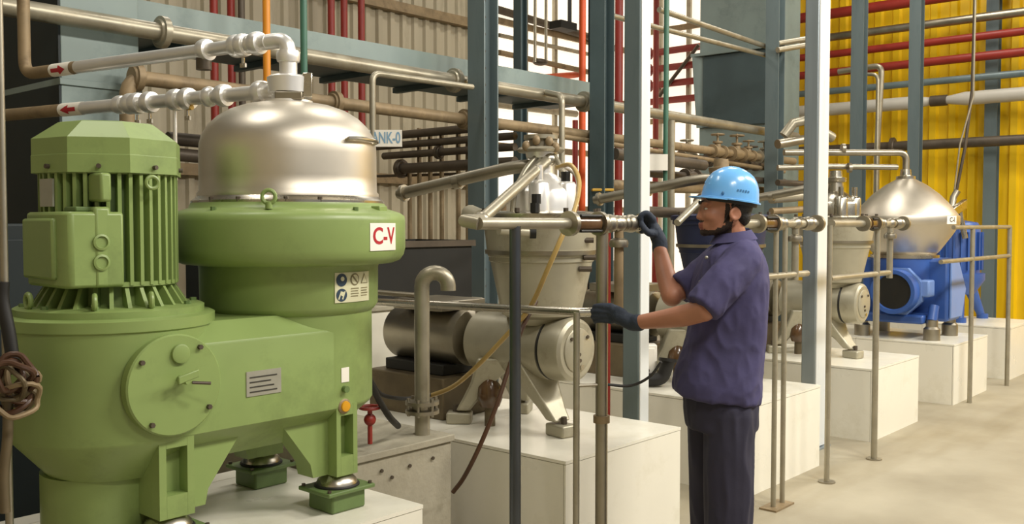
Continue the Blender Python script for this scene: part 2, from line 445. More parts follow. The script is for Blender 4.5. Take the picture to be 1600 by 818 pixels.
# bowl frame
b = MB().lathe([(.30, 1.225), (.312, 1.235), (.325, 1.255), (.327, 1.39), (.33, 1.40), (.385, 1.405), (.41, 1.415), (.424, 1.435), (.43, 1.46), (.43, 1.560), (.427, 1.578), (.41, 1.59), (.372, 1.602), (.36, 1.606), (.352, 1.624), (.335, 1.627)], AX, n=96)
b.build('bowl_frame', 'green', GS, angle=50)
MB().lathe([(.352, 1.622), (.352, 1.632), (.340, 1.640), (.333, 1.648), (.31, 1.648)], AX, n=96).build('hood_clamp_ring', 'steel', GS)
hood = MB().lathe([(.33, 1.640), (.331, 1.660), (.324, 1.668), (.323, 1.72), (.323, 1.80), (.321, 1.84), (.312, 1.873), (.290, 1.908), (.257, 1.940), (.214, 1.966), (.16, 1.985), (.10, 1.996), (.06, 1.999)], AX, n=96).build('hood', 'hood_steel', GS, angle=60)
nk = MB().lathe([(.088, 1.985), (.088, 2.005), (.064, 2.008), (.062, 2.03), (.075, 2.035), (.078, 2.09), (.066, 2.098), (0, 2.098)], AX, n=40).build('hood_neck', 'polished', GS)
tc_ = (CAM - AX); tc_.z = 0; tc_.normalize()
rt = yaw_r
MB().obox(AX + V((0, 0, 2.015)) + tc_ * .055, rt * .05, tc_ * .03, V((0, 0, .015))).build('clamp', 'dull_steel', nk, bevel=.004)
MB().obox(AX + V((0, 0, 2.06)) + rt * .07, rt * .018, tc_ * .04, V((0, 0, .045))).build('side_plate', 'steel', nk, bevel=.004)
# weld-on handle on the hood
def hp(u, v, r):     # point on vertical cylinder of radius r around AX along a pixel ray (front side)
    d = ray(u, v); ox = CAM - AX; a = d.x ** 2 + d.y ** 2; bb = 2 * (ox.x * d.x + ox.y * d.y); c = ox.x ** 2 + ox.y ** 2 - r * r
    s = (-bb - math.sqrt(max(0, bb * bb - 4 * a * c))) / (2 * a); return CAM + d * s
def ang(a, r, z): return AX + V((r * math.cos(a), r * math.sin(a), z))
A0 = math.atan2(-3.0, -2.15)
a1, a2 = A0 + math.radians(38), A0 + math.radians(72)
MB().tube([ang(a1, .30, 1.838), ang(a1, .335, 1.85)] + [ang(a1 + (a2 - a1) * i / 6, .338, 1.852) for i in range(1, 6)] + [ang(a2, .335, 1.85), ang(a2, .30, 1.838)], .007, 8).build('handle', 'steel', GS)
# lifting eye and lug on the frame front
p = hp(421, 310, .372); d = V((p.x - AX.x, p.y - AX.y, 0)).normalized()
e = MB().torus(p + d * .012 + V((0, 0, .006)), d, .022, .007, 20, 8).build('eye_bolt', 'green', GS)
MB().cyl(p + d * .012 + V((0, 0, -.035)), p + d * .012 + V((0, 0, -.012)), .012, n=10).build('shank', 'green', e)
for uu in (447, 372, 500, 330):
    p = hp(uu, 306, .345); MB().cyl(V((p.x, p.y, 1.625)), V((p.x, p.y, 1.642)), .008, n=6).build('bolt', 'dark_pipe', GS)
for k in range(3):
    a = A0 + math.radians(-40 + 75 * k); c = ang(a, .39, 1.585); MB().cyl(c, c + V((0, 0, .022)), .010, n=6).build('bolt', 'green_dark', GS)
c = ang(A0 + math.radians(58), .37, 1.60)
MB().obox(c, V((math.cos(A0 + 1), math.sin(A0 + 1), 0)) * .02, V((-math.sin(A0 + 1), math.cos(A0 + 1), 0)) * .03, (0, 0, .014)).build('clamp_lug', 'green', GS, bevel=.004)

# curved stickers
def patch(a_from, a_to, r, z0, z1, name, m, parent, n=14):
    b = MB(); vs = []
    for i in range(n + 1):
        a = a_from + (a_to - a_from) * i / n; vs += [ang(a, r, z0), ang(a, r, z1)]
    b.add(vs, [(2 * i, 2 * i + 2, 2 * i + 3, 2 * i + 1) for i in range(n)]); return b.build(name, m, parent)
s0, s1 = A0 + math.radians(39), A0 + math.radians(59.5)
sg = patch(s0, s1, .4315, 1.455, 1.552, 'marker_sign', 'label_white', GS)
sc_ = (s0 + s1) / 2
text('C-V', .082, lambda x, y: ang(sc_ + x * .98 / .433, .4325, 1.504 + y * 1.0), 'red_ink', sg)
s0, s1 = A0 + math.radians(27.5), A0 + math.radians(58)
st = patch(s0, s1, .3285, 1.272, 1.378, 'safety_sticker', 'label_beige', GS)
def dot(a, z, r, m, name, par, n=20, rr=.3295, poly=None, th=0):
    b = MB(); pts = [(r * math.cos(th + 2 * PI * i / n), r * math.sin(th + 2 * PI * i / n)) for i in range(n)]
    b.add([ang(a + x / .33, rr, z + y) for x, y in pts], [list(range(n))]); return b.build(name, m, par, smooth=False)
k1, k2, k3 = s0 + .085, s0 + .27, s0 + .43
for z in (1.352, 1.299):
    dot(k1, z, .023, 'blue_ink', 'pictogram', st)
    dot(k1 + .01, z + .004, .008, 'label_beige', 'pictogram', st, rr=.3302)
b = MB()
for x_ in (-.008, .008):
    b.add([ang(k1 + (x_ + x) / .33, .3302, 1.299 + y) for x, y in ((-.008, -.014), (-.003, -.016), (.008, .012), (.004, .015))], [(0, 1, 2, 3)])
b.build('pictogram', 'label_beige', st, smooth=False)
dot(k2, 1.352, .022, 'brown_ink', 'pictogram', st); dot(k2, 1.352, .017, 'label_beige', 'pictogram', st, rr=.3302)
b = MB(); b.add([ang(k2 + x / .33, .3307, 1.352 + y) for x, y in ((-.016, .011), (-.011, .016), (.016, -.011), (.011, -.016))], [(0, 1, 2, 3)]); b.build('pictogram', 'brown_ink', st, smooth=False)
dot(k3, 1.348, .025, 'brown_ink', 'pictogram', st, 3, th=PI / 2); dot(k3, 1.3475, .019, 'label_beige', 'pictogram', st, 3, rr=.3302, th=PI / 2)
for kk in (k2, k3):
    for q in range(4):
        b = MB(); z = 1.318 - q * .009; b.add([ang(kk + x / .33, .3297, z + y) for x, y in ((-.02, 0), (.02 - .004 * (q % 2), 0), (.02 - .004 * (q % 2), .0035), (-.02, .0035))], [(0, 1, 2, 3)]); b.build('print_line', 'brown_ink', st, smooth=False)

# front bearing cover
YF = 2.70
cc = pxY(268, 600, YF - .008)
cv = MB().lathe([(0, 0), (.155, 0), (.155, .028), (.150, .033), (0, .033)], (cc.x, YF, cc.z), (0, -1, 0), 64).build('bearing_cover', 'green', GS)
ring_bolts(cv, (cc.x, YF - .033, cc.z), (0, -1, 0), .135, 4, .008, .012, 'dark_pipe', a0=PI / 4 + .15)
p = pxY(281, 552, YF - .033); MB().lathe([(0, 0), (.03, 0), (.029, .01), (.024, .012), (0, .012)], p, (0, -1, 0), 28).build('sight_boss', 'green', cv)
p = pxY(282, 592, YF - .033)
MB().cyl(p, p + V((0, -.05, 0)), .014, .012, n=12).build('lever_hub', 'green', cv)
MB().obox(p + V((.0, -.045, .012)), V((.034, 0, .008)), (0, .006, 0), (0, 0, .012)).build('lever', 'green', cv, bevel=.003)
MB().cyl(p + V((.01, -.05, -.006)), p + V((.06, -.07, -.012)), .005, n=8).build('lever_pin', 'dark_pipe', cv)
# gearbox name plate, level glass, small tag, yellow plug
def yface(u0, v0, u1, v1, Y, t=.004):
    a = pxY(u0, v0, Y); c = pxY(u1, v1, Y); return MB().box(min(a.x, c.x), max(a.x, c.x), Y - t, Y + .002, min(a.z, c.z), max(a.z, c.z))
npz = pxY(412, 597, YF)
np_ = MB().box(npz.x - .067, npz.x + .067, YF - .003, YF + .002, npz.z - .04, npz.z + .042).build('name_plate', 'plate_grey', GS)
for q in range(4):
    MB().box(npz.x - .055, npz.x + .05 - .012 * (q % 3), YF - .0045, YF, npz.z - .028 + q * .016, npz.z - .024 + q * .016).build('print_line', 'black_ink', np_, smooth=False)
npz = pxY(538.5, 585, YF); MB().box(npz.x - .017, npz.x + .017, YF - .004, YF + .01, npz.z - .026, npz.z + .026).build('tag_plate', 'label_white', GS)
p = pxY(537, 607, YF); MB().cyl(p, p + V((0, -.02, 0)), .012, n=12).build('grease_nipple', 'green_dark', GS)
p = pxY(538, 634, YF); k = MB().lathe([(0, 0), (.027, 0), (.027, .012), (.021, .016), (0, .016)], p + V((0, .01, 0)), (0, -1, 0), 24).build('plug_ring', 'rusty', GS)
MB().lathe([(0, .004), (.020, .004), (.018, .012), (0, .016)], p, (0, -1, 0), 24).build('oil_plug', 'amber_knob', k)
for (u, v) in ((317, 541), (320, 644), (231, 663), (228, 552)):
    p = pxY(u, v, YF); 
# legs: slotted plate plus gusset
def leg(x0, x1, y, z0, z1, s):       # s = +1 plate faces -Y
    h = MB(); w_ = (x1 - x0); zt = z1 - .04; zb = z0 + .07
    yb = y + .14 * s
    ym = y + .05 * s
    h.box(x0, x1, min(ym, yb), max(ym, yb), z0, z1)
    e = .0005 * s
    h.box(x0, x0 + w_ * .2, min(y, ym - e), max(y, ym - e), z0, z1); h.box(x1 - w_ * .2, x1, min(y, ym - e), max(y, ym - e), z0, z1)
    h.box(x0 + w_ * .2 + .0005, x1 - w_ * .2 - .0005, min(y, ym - e), max(y, ym - e), z0, zb); h.box(x0 + w_ * .2 + .0005, x1 - w_ * .2 - .0005, min(y, ym - e), max(y, ym - e), zt, z1)
    return h
for (x0, x1, s) in ((1.455, 1.572, 1), (2.128, 2.222, 1), (1.455, 1.572, -1), (2.128, 2.222, -1)):
    y = 2.702 if s == 1 else 3.298
    L_ = leg(x0, x1, y, .648, .905, s).build('leg', 'green', GS, smooth=False)
    gx = -.22 if x0 > 2 else .22
    xx = x0 if x0 > 2 else x1
    yy = y + .05 * s
    MB().prism([(xx, yy, .89), (xx + gx, yy, .89), (xx + gx * .35, yy, .70), (xx + gx * .3, yy, .65), (xx, yy, .65)], (0, .09 * s, 0)).build('gusset', 'green', L_)
    cx = (x0 + x1) / 2; cy = y + .06 * s
    ft = MB().box(cx - .075, cx + .075, cy - .07, cy + .07, PH, .60).build('foot', 'green_dark', GS, bevel=.008)
    MB().box(cx - .105, cx + .105, cy - .09, cy + .09, .588, .603).build('foot_plate', 'green_dark', ft, bevel=.004)
    MB().lathe([(0, .600), (.082, .600), (.082, .608), (.078, .612), (0, .612)], (cx, cy, 0), n=32).build('rubber_pad', 'rubber', ft)
    MB().lathe([(0, .612), (.074, .612), (.07, .625), (.05, .645), (.03, .650), (0, .650)], (cx, cy, 0), n=32).build('isolator_dome', 'steel', ft)
    for (ex, ey) in ((.092, .075), (-.092, .075), (-.092, -.075), (.092, -.075)):
        MB().cyl((cx + ex, cy + ey, .603), (cx + ex, cy + ey, .612), .007, n=6).build('bolt', 'dark_pipe', ft)
# stand under the motor end
MB().lathe([(0, .60), (.185, .60), (.192, .61), (.192, .768), (0, .768)], (1.44, 3.02, 0), n=40).build('stand', 'green', GS)
MB().lathe([(0, PH), (.12, PH), (.15, .53), (.15, .565), (.11, .60), (0, .60)], (1.40, 3.02, 0), n=32).build('stand_foot', 'steel', GS)

# motor
mt_fl = MB().lathe([(0, 1.268), (.285, 1.268), (.285, 1.288), (.272, 1.294), (.19, 1.296), (.165, 1.30), (.16, 1.36), (0, 1.36)], BX, n=64).build('motor_flange', 'green', GS)
for i in range(28):
    a = 2 * PI * i / 28; d = V((math.cos(a), math.sin(a), 0)); sd = V((-d.y, d.x, 0))
    MB().prism([BX + d * .15 + sd * -.006 + V((0, 0, 1.294)), BX + d * .235 + sd * -.006 + V((0, 0, 1.294)), BX + d * .19 + sd * -.006 + V((0, 0, 1.365)), BX + d * .15 + sd * -.006 + V((0, 0, 1.365))], sd * .012).build('rib', 'green', mt_fl)
ring_bolts(mt_fl, BX + V((0, 0, 1.29)), (0, 0, 1), .255, 10, .011, .014, 'green_dark')
MB().lathe([(0, 1.355), (.160, 1.355), (.160, 1.72), (0, 1.72)], BX, n=48).build('stator', 'green_dark', GS)  # core darker than the fins, shading the gaps by colour
fm = None
for i in range(40):        # cooling fins
    a = 2 * PI * i / 40
    if fm is None:
        f_ = MB().box(.150, .206, -.0055, .0055, 0, .345); fm = bpy.data.meshes.new('cooling_fin'); fm.from_pydata(f_.v, [], f_.f); fm.materials.append(MATS['green'])
    o = bpy.data.objects.new('cooling_fin', fm); COL.objects.link(o); o.parent = GS; o.location = BX + V((0, 0, 1.362)) - V(GS['_w']); o.rotation_euler = (0, 0, a)
for zz in (1.358, 1.700):
    MB().lathe([(.17, zz), (.203, zz), (.203, zz + .014), (.17, zz + .014)], BX, n=48).build('stator_band', 'green', GS)
oct0 = math.radians(-101)
def octo(r, z): return [BX + V((r * math.cos(oct0 + PI / 4 * i), r * math.sin(oct0 + PI / 4 * i), z)) for i in range(8)]
cap_ = MB().loft([octo(.205, 1.703), octo(.228, 1.703), octo(.228, 1.756), octo(.2265, 1.759), octo(.2265, 1.808), octo(.212, 1.818), octo(.15, 1.862), octo(.14, 1.865)]).build('fan_cowl', 'green', GS, angle=12)
for i in range(4):
    a = oct0 - PI / 8 + PI / 4 * (i - 1); d = V((math.cos(a), math.sin(a), 0)); p = BX + d * .211 + V((0, 0, 1.722)); MB().cyl(p, p + d * .012, .007, n=8).build('screw', 'dark_pipe', cap_)
# terminal box
tb = MB(); pl = [(1.245, 2.80), (1.40, 2.785), (1.40, 3.11), (1.27, 3.11), (1.235, 3.08), (1.225, 2.83)]
tbo = tb.prism([(x, y, 1.36) for x, y in pl], (0, 0, .225)).build('terminal_box', 'green', GS, bevel=.01)
tb = MB(); tb.prism([(x - .006, y, 1.392) for x, y in pl[3:]] + [(1.24, 2.805, 1.392), (1.27, 2.81, 1.392)], (0, 0, .18))
MB().box(1.212, 1.232, 2.85, 3.06, 1.385, 1.565).build('lid', 'green', tbo, bevel=.008)
for z in (1.435, 1.495):
    q = V((1.33, 2.79, z)); MB().lathe([(.014, 0), (.024, 0), (.024, .008), (.018, .010), (.016, .004), (0, .004)], q + V((0, .002, 0)), (-.1, -1, 0), 20).build('cable_knockout', 'green', tbo)
MB().box(1.27, 1.36, 2.82, 2.9, 1.585, 1.60).build('gasket_top', 'green_dark', tbo, bevel=.004)
a = math.radians(-128); d = V((math.cos(a), math.sin(a), 0)); sd = V((-d.y, d.x, 0))
# stator side pad, lifting eyes, plate
p = pxY(160, 288, 2.80); 
MB().box(p.x - .017, p.x + .017, 2.775, 2.86, 1.615, 1.70).build('lifting_lug', 'green', GS, bevel=.008)
MB().box(p.x - .03, p.x + .02, 2.79, 2.86, 1.36, 1.60).build('side_pad', 'green', GS, bevel=.01)
p = px(238, 285, 2.93); e = MB().torus(p, V((-.2, -1, 0)), .018, .006, 18, 8).build('eye_bolt', 'green', GS)
p = px(88, 300, 2.93); a = math.atan2(p.y - 3.0, p.x - 1.46)
d = V((math.cos(a), math.sin(a), 0)); sd = V((-d.y, d.x, 0))
MB().obox(BX + d * .208 + V((0, 0, 1.643)), sd * .034, d * .003, (0, 0, .042)).build('motor_plate', 'plate_grey', GS)
for u, v in ((152, 470), (237, 440), (35, 462)):
    p = px(u, v, 2.86 if u != 237 else 2.9); p.z = 1.335 if u != 237 else 1.35
    q = BX + V((p.x - BX.x, p.y - BX.y, 0)).normalized() * .262
    e = MB().torus((q.x, q.y, 1.318), (q.x - 1.46 + .6, q.y - 3, 0), .02, .008, 18, 8).build('eye_bolt', 'green', GS)

# ================================================================== silver separators on plinths 2, 3, 4
def separator(X, Y, label, bowl_m, group='steel separators in the row', head_m='polished'):
    c = V((X, Y, 0))
    t = thing('disc_separator', label, 'separator', (X, Y, PH), group)
    b = MB().lathe([(0, 1.085), (.17, 1.085), (.198, 1.10), (.205, 1.13), (.255, 1.36), (.262, 1.365), (.262, 1.385), (.268, 1.39), (.288, 1.54), (.30, 1.545), (.305, 1.55), (.305, 1.572), (0, 1.572)], c, n=64).build('bowl_casing', bowl_m, t, angle=30)
    MB().lathe([(.262, 1.40), (.281, 1.40), (.283, 1.42), (.265, 1.42)], c, n=64).build('band', 'dull_steel', b)
    l = MB().lathe([(0, 1.572), (.315, 1.572), (.318, 1.58), (.318, 1.598), (.30, 1.604), (.21, 1.612), (0, 1.612)], c, n=64).build('lid_flange', 'steel' if bowl_m != 'navy' else 'navy', t)
    for k in range(8):
        a = 2 * PI * k / 8 + .3; p = c + V((.30 * math.cos(a), .30 * math.sin(a), 1.604)); MB().cyl(p, p + V((0, 0, .02)), .013, n=6).build('bolt', 'dark_pipe', l)
    h = MB().lathe([(0, 1.612), (.175, 1.612), (.175, 1.70), (.165, 1.72), (.09, 1.78), (.06, 1.80), (.055, 1.87), (.075, 1.875), (.08, 1.905), (.05, 1.91), (.045, 1.96), (0, 1.965)], c, n=48).build('hood', head_m, t)
    for k in range(6):
        a = 2 * PI * k / 6 + .5; p = c + V((.15 * math.cos(a), .15 * math.sin(a), 1.70)); MB().cyl(p, p + V((0, 0, .035)), .012, n=8).build('clamp_nut', 'dark_pipe', h)
    for dx in (-.07, .09):
        MB().lathe([(0, 1.612), (.05, 1.612), (.05, 1.74), (.042, 1.752), (.02, 1.76), (.02, 1.83), (0, 1.83)], c + V((dx - .07, -.14 if dx > 0 else -.1, 0)), n=24).build('seal_canister', head_m, t)
    # gearbox across the plinth with round end cover
    g = MB().lathe([(0, 0), (.135, 0), (.152, .012), (.158, .03), (.158, .125), (.15, .128), (.15, .140), (.16, .143), (.16, .62), (.12, .64), (0, .64)], (X, 2.83, .935), (0, 1, 0), 56).build('gearbox', 'machine_grey', t, angle=35)
    MB().lathe([(0, 0), (.108, 0), (.108, .006), (.102, .010), (0, .010)], (X, 2.832, .935), (0, -1, 0), 48).build('end_cover', 'machine_grey', g)
    MB().torus((X, 2.964, .935), (0, 1, 0), .154, .006, 48, 6).build('seal_ring', 'black', g)
    for (dx, dz) in ((-.06, .06), (.065, .06), (.0, -.02), (.005, -.05), (.02, -.085)):
        p = V((X + dx, 2.822, .935 + dz)); MB().cyl(p, p + V((0, -.008, 0)), .009 if dz > -.08 else .014, n=8).build('bolt', 'dark_pipe' if dz > -.08 else 'steel', g)
    MB().lathe([(0, 1.05), (.13, 1.05), (.16, 1.09), (0, 1.09)], c, n=40).build('neck', 'machine_grey', t)
    # motor behind
    m = MB().lathe([(0, 0), (.10, 0), (.150, .02), (.150, .56), (.14, .58), (0, .58)], (X, 3.52, .94), (0, 1, 0), 48).build('motor', 'dull_steel', t)
    MB().box(X - .17, X + .17, 3.60, 3.98, 1.085, 1.14).build('motor_cover', 'dull_steel', t, bevel=.006)
    MB().box(X - .02, X + .02, 3.40, 3.50, .70, 1.12).build('bracket', 'machine_grey', t, bevel=.006)
    mb_ = MB().box(X - .20, X + .16, 3.56, 4.15, PH, .74).build('dark_base', 'grimy', t, bevel=.008)  # dark box added to fill the dark void under the motor
    MB().box(X - .14, X + .14, 3.62, 4.08, .74, .80).build('cradle', 'black', mb_, bevel=.006)
    # splayed legs with feet
    for (fx, fy) in ((X - .06, 2.90), (X - .16, 3.45), (X + .24, 3.40)):
        top = V((X + (fx - X) * .25, 3.16 if fy < 3 else 3.30, .87))
        ft = V((fx, fy, PH))
        d = (ft - top); d.z = 0; dn = d.normalized() if d.length > .01 else V((0, -1, 0)); sd = V((-dn.y, dn.x, 0))
        rings = []
        for (tt, w_, th) in ((0, .13, .11), (.45, .085, .06), (.8, .06, .042), (1, .052, .036)):
            cc_ = top.lerp(ft + V((0, 0, .07)), tt)
            rings.append([cc_ + sd * w_ * sx + dn * th * sy for sx, sy in ((-1, -1), (1, -1), (1, 1), (-1, 1))])
        lg = MB().loft(rings).build('leg', 'machine_grey', t, bevel=.012)
        MB().obox(ft + V((0, 0, .03)) + dn * .02, sd * .05, dn * .065, (0, 0, .03)).build('foot', 'machine_grey', lg, bevel=.01)
        MB().cyl(ft + V((0, 0, .06)) + dn * .04, ft + V((0, 0, .095)) + dn * .04, .016, n=6).build('foot_bolt', 'dark_pipe', lg)
    # oil cup under the gearbox
    q = MB().lathe([(0, .62), (.05, .62), (.065, .66), (.06, .72), (.03, .76), (0, .76)], (X - .12, 3.3, 0), n=24).build('oil_cup', 'amber_glass', t)
    MB().cyl((X - .12, 3.3, .755), (X - .12, 3.3, .83), .03, n=12).build('cap', 'rusty', q)
    MB().cyl((X - .12, 3.3, PH), (X - .12, 3.3, .625), .028, n=12).build('post', 'grimy', q)
    # piping on the head
    z = V((0, 0, 1))
    fp = MB(); a_ = V((X - .02, Y + .03, 1.835)); bq = V((X - .15, Y + .86, 1.715))
    fp.tube([c + z * 1.84, a_ + V((-.02, .12, 0)), bq], .033, 16, bend=.08)
    fo = fp.build('feed_pipe', 'dull_steel', t)
    MB().lathe([(.026, -.03), (.026, 0), (.046, 0), (.046, .02), (.033, .02)], bq, (a_ - bq), 24).build('end_collar', 'dull_steel', fo)
    MB().cyl(bq.lerp(a_, .42), bq.lerp(a_, .46), .038, n=20).build('coupling', 'dull_steel', fo)
    return t
sep2 = separator(3.70, 3.06, 'weathered steel disc separator between the green machine and the worker', 'machine_grey')
sep3 = separator(5.50, 3.06, 'dark blue bowled separator mostly hidden behind the worker', 'navy', head_m='rusty')
sep4 = separator(7.30, 3.06, 'weathered steel separator just right of the bright column', 'machine_grey', head_m='steel')
MB().tube([px(1058, 348, 5.75), px(1095, 312, 5.95)], .022, 14).build('slanted_pipe', 'pale_pipe', sep3)
# head bracing and oily elbow of the second machine
t = sep2
p0 = px(752, 343, 4.15); p1 = px(857, 249, 4.75)
k = MB().tube([p0, p1], .026, 16).build('slanted_pipe', 'pale_pipe', t)
MB().ell(p1, .036).build('ball_joint', 'steel', k); MB().ell(p0, .036).build('ball_joint', 'dull_steel', k)
p0 = px(832, 240, 4.8)
MB().tube([px(800, 345, 4.6), px(803, 300, 4.62), px(822, 262, 4.7), px(850, 232, 4.78), px(868, 245, 4.75), px(880, 272, 4.7)], .014, 10, bend=.05).build('vent_pipe', 'pale_pipe', t)
MB().lathe([(0, 0), (.11, 0), (.12, .012), (.11, .024), (.06, .03), (.06, .06), (.085, .065), (.085, .085), (0, .085)], px(845, 232, 4.8) - V((0, 0, .02)), (0, 0, 1), 36).build('head_flange', 'pale_pipe', t)
for (u, v) in ((822, 228), (838, 219), (858, 221), (868, 230)):
    p = px(u, v, 4.72); MB().ell(p, .02, .02, .026).build('fitting', 'rusty', t)
for (u, v, dd) in ((838, 318, 4.5), (836, 332, 4.48), (884, 283, 4.55)):
    p = px(u, v, dd); MB().cyl(p, p + V((0, 0, .045)), .022, n=8).build('clamp_nut', 'black', t)
p = px(828, 363, 4.45); MB().cyl(p, p + V((-.16, .05, .012)), .022, n=14).build('sample_stub', 'machine_grey', t)
MB().cyl(p, p + V((.02, -.02, 0)), .028, n=12).build('stub_cap', 'black', t)
MB().tube([px(735, 335, 4.9), px(752, 343, 4.7)], .05, 14).build('side_outlet', 'machine_grey', t)
# small fittings on the right of the second bowl
for (u, v) in ((908, 375), (912, 402), (905, 420)):
    p = px(u, v, 4.62); MB().cyl(p, p + yaw_r * .06, .014, n=10).build('side_cock', 'dark_pipe', t)

# ================================================================== blue machine with double-cone hood (plinth 5)
C5 = V((9.10, 3.15, 0))
t = thing('hooded_separator', 'blue separator with a silver double-cone hood near the yellow wall', 'separator', (9.1, 3.15, PH))
h5 = MB().lathe([(.055, 1.99), (.075, 1.965), (.10, 1.95), (.18, 1.905), (.29, 1.82), (.385, 1.72), (.445, 1.64), (.455, 1.62)], C5, n=72).build('upper_cone', 'hood_steel', t, angle=50)
MB().lathe([(.455, 1.625), (.462, 1.622), (.466, 1.61), (.466, 1.545), (.46, 1.535)], C5, n=72).build('rim_band', 'hood_steel', t)
MB().lathe([(.46, 1.537), (.40, 1.44), (.30, 1.30), (.265, 1.262), (0, 1.262)], C5, n=72).build('lower_cone', 'hood_steel', t)
MB().lathe([(0, 1.96), (.085, 1.96), (.085, 1.985), (.05, 1.995), (.045, 2.05), (0, 2.05)], C5, n=32).build('hood_neck', 'steel', t)
MB().lathe([(0, 1.235), (.30, 1.235), (.30, 1.262), (0, 1.262)], C5, n=48).build('bowl_flange', 'steel', t)
MB().lathe([(0, .95), (.25, .95), (.29, 1.05), (.29, 1.235), (0, 1.235)], C5, n=48).build('frame_drum', 'blue', t)
A5 = math.atan2(-C5.y, -C5.x)
def ang5(a, r, z): return C5 + V((r * math.cos(a), r * math.sin(a), z))
b = MB(); s0, s1 = A5 + math.radians(47), A5 + math.radians(65)
vs = []
for i in range(9):
    a = s0 + (s1 - s0) * i / 8; vs += [ang5(a, .468, 1.515 + .03), ang5(a, .468, 1.62)]
sg = b.add(vs, [(2 * i, 2 * i + 2, 2 * i + 3, 2 * i + 1) for i in range(8)]).build('marker_sign', 'label_white', t)
text('C-I', .06, lambda x, y: ang5((s0 + s1) / 2 + x / .47, .4695, 1.582 + y), 'black_ink', sg)
# motor towards the aisle camera side, octagonal flange, gear block
mc = V((8.60, 3.08, .945))
m5 = MB().lathe([(0, .03), (.150, .03), (.162, 0), (.195, 0), (.20, .02), (.20, .12), (.185, .13), (.185, .5), (0, .5)], mc, (1, 0, 0), 48).build('motor', 'blue', t)
MB().lathe([(0, .02), (.155, .02), (.155, .034), (0, .034)], mc, (1, 0, 0), 40).build('fan_opening', 'black', m5)
MB().lathe([(0, .13), (.225, .13), (.225, .19), (0, .19)], mc, (1, 0, 0), 8, a0=PI / 8).build('octagon_flange', 'blue_light', m5)
MB().obox(mc + V((.22, -.22, .03)), (.08, 0, 0), (0, .05, 0), (0, 0, .075)).build('terminal_box', 'blue_light', m5, bevel=.015)
gb5 = MB(); yy0, yy1 = 2.72, 3.5
prof = [(8.98, .67), (9.34, .67), (9.46, .95), (9.22, 1.235), (8.98, 1.235)]
gb5.prism([(x, yy0, z) for x, z in prof], (0, yy1 - yy0, 0)); g5 = gb5.build('gear_block', 'blue', t, bevel=.03)
MB().prism([(9.235, 2.78, 1.225), (9.25, 2.78, 1.235), (9.475, 2.78, .965), (9.455, 2.78, .955)], (0, .62, 0)).build('cover_plate', 'blue_light', g5)
MB().prism([(9.0, 2.70, .70), (9.32, 2.70, .70), (9.43, 2.70, .95), (9.21, 2.70, 1.215), (9.0, 2.70, 1.215)], (0, .02, 0)).build('side_cover', 'blue_light', g5, bevel=.008)
for (x, y) in ((8.80, 2.80), (9.30, 2.80), (8.80, 3.42), (9.30, 3.42)):
    f = MB().lathe([(0, PH), (.07, PH), (.07, .62), (.05, .64), (.05, .70), (0, .70)], (x, y, 0), n=20).build('foot', 'dull_steel', t)
    MB().cyl((x, y, .69), (x * .8 + 9.06 * .2, y, .82), .045, n=10).build('strut', 'blue', f)
MB().box(8.72, 9.36, 2.85, 3.4, .66, .74).build('base_frame', 'blue', t, bevel=.02)
# pipes into the hood
pp = [px(1212, 250, 8.6), px(1230, 236, 8.7), px(1300, 232, 8.8), C5 + V((-.2, .0, 2.205)), C5 + V((0, 0, 2.205)), C5 + V((0, 0, 2.03))]
i5 = MB().tube([px(1225, 238, 8.75), C5 + V((0, 0, 2.205)), C5 + V((0, 0, 2.03))], .03, 14, bend=.14).build('inlet_pipe', 'dull_steel', t)
MB().tube([px(1215, 262, 8.75), px(1300, 260, 8.85), px(1402, 261, 8.88)], .026, 12).build('outlet_pipe', 'dull_steel', t)
for u in (1320, 1330): MB().lathe([(0, 0), (.045, 0), (.045, .03), (0, .03)], px(u, 232 if u < 1325 else 262, 8.82), -yaw_r, 20).build('flange', 'dull_steel', i5)

# blue vertical motor machine on the farthest plinth
C6 = V((10.92, 3.25, 0))
t = thing('blue_motor_unit', 'blue finned motor unit partly hidden behind the hooded separator', 'motor', (10.92, 3.25, PH))
MB().lathe([(0, .80), (.20, .80), (.30, .95), (.30, 1.02), (0, 1.02)], C6, n=40).build('frame', 'blue', t)
s6 = MB().lathe([(0, 1.02), (.25, 1.02), (.25, 1.50), (.22, 1.56), (0, 1.60)], C6, n=40).build('casing', 'blue', t)
for k in range(24):
    a = 2 * PI * k / 24; d = V((math.cos(a), math.sin(a), 0)); sd = V((-d.y, d.x, 0))
    MB().obox(C6 + d * .262 + V((0, 0, 1.26)), d * .018, sd * .008, (0, 0, .2)).build('fin', 'blue', s6)
for k in range(3):
    a = 2 * PI * k / 3 + 3.6; d = V((math.cos(a), math.sin(a), 0))
    MB().tube([C6 + d * .2 + V((0, 0, .86)), C6 + d * .36 + V((0, 0, .545))], .05, 10, radii=[.07, .04]).build('leg', 'blue', t)
    MB().cyl(C6 + d * .37 + V((0, 0, PH)), C6 + d * .37 + V((0, 0, .57)), .06, n=14).build('foot', 'blue', t)
p = px(1475, 340, 9.8); q = px(1508, 318, 10.0)
lv = MB().obox((p + q) / 2, (q - p) * .5, V((.02, .03, 0)), V((0, 0, .05))).build('tilted_bracket', 'steel', t, bevel=.01)
MB().tube([px(1486, 330, 10), px(1490, 308, 10.05), px(1496, 298, 10.05)], .035, 12).build('top_elbow', 'dull_steel', t)
MB().tube([px(1498, 320, 10), px(1502, 345, 10), px(1508, 372, 10)], .03, 10).build('valve_stem', 'steel', t)

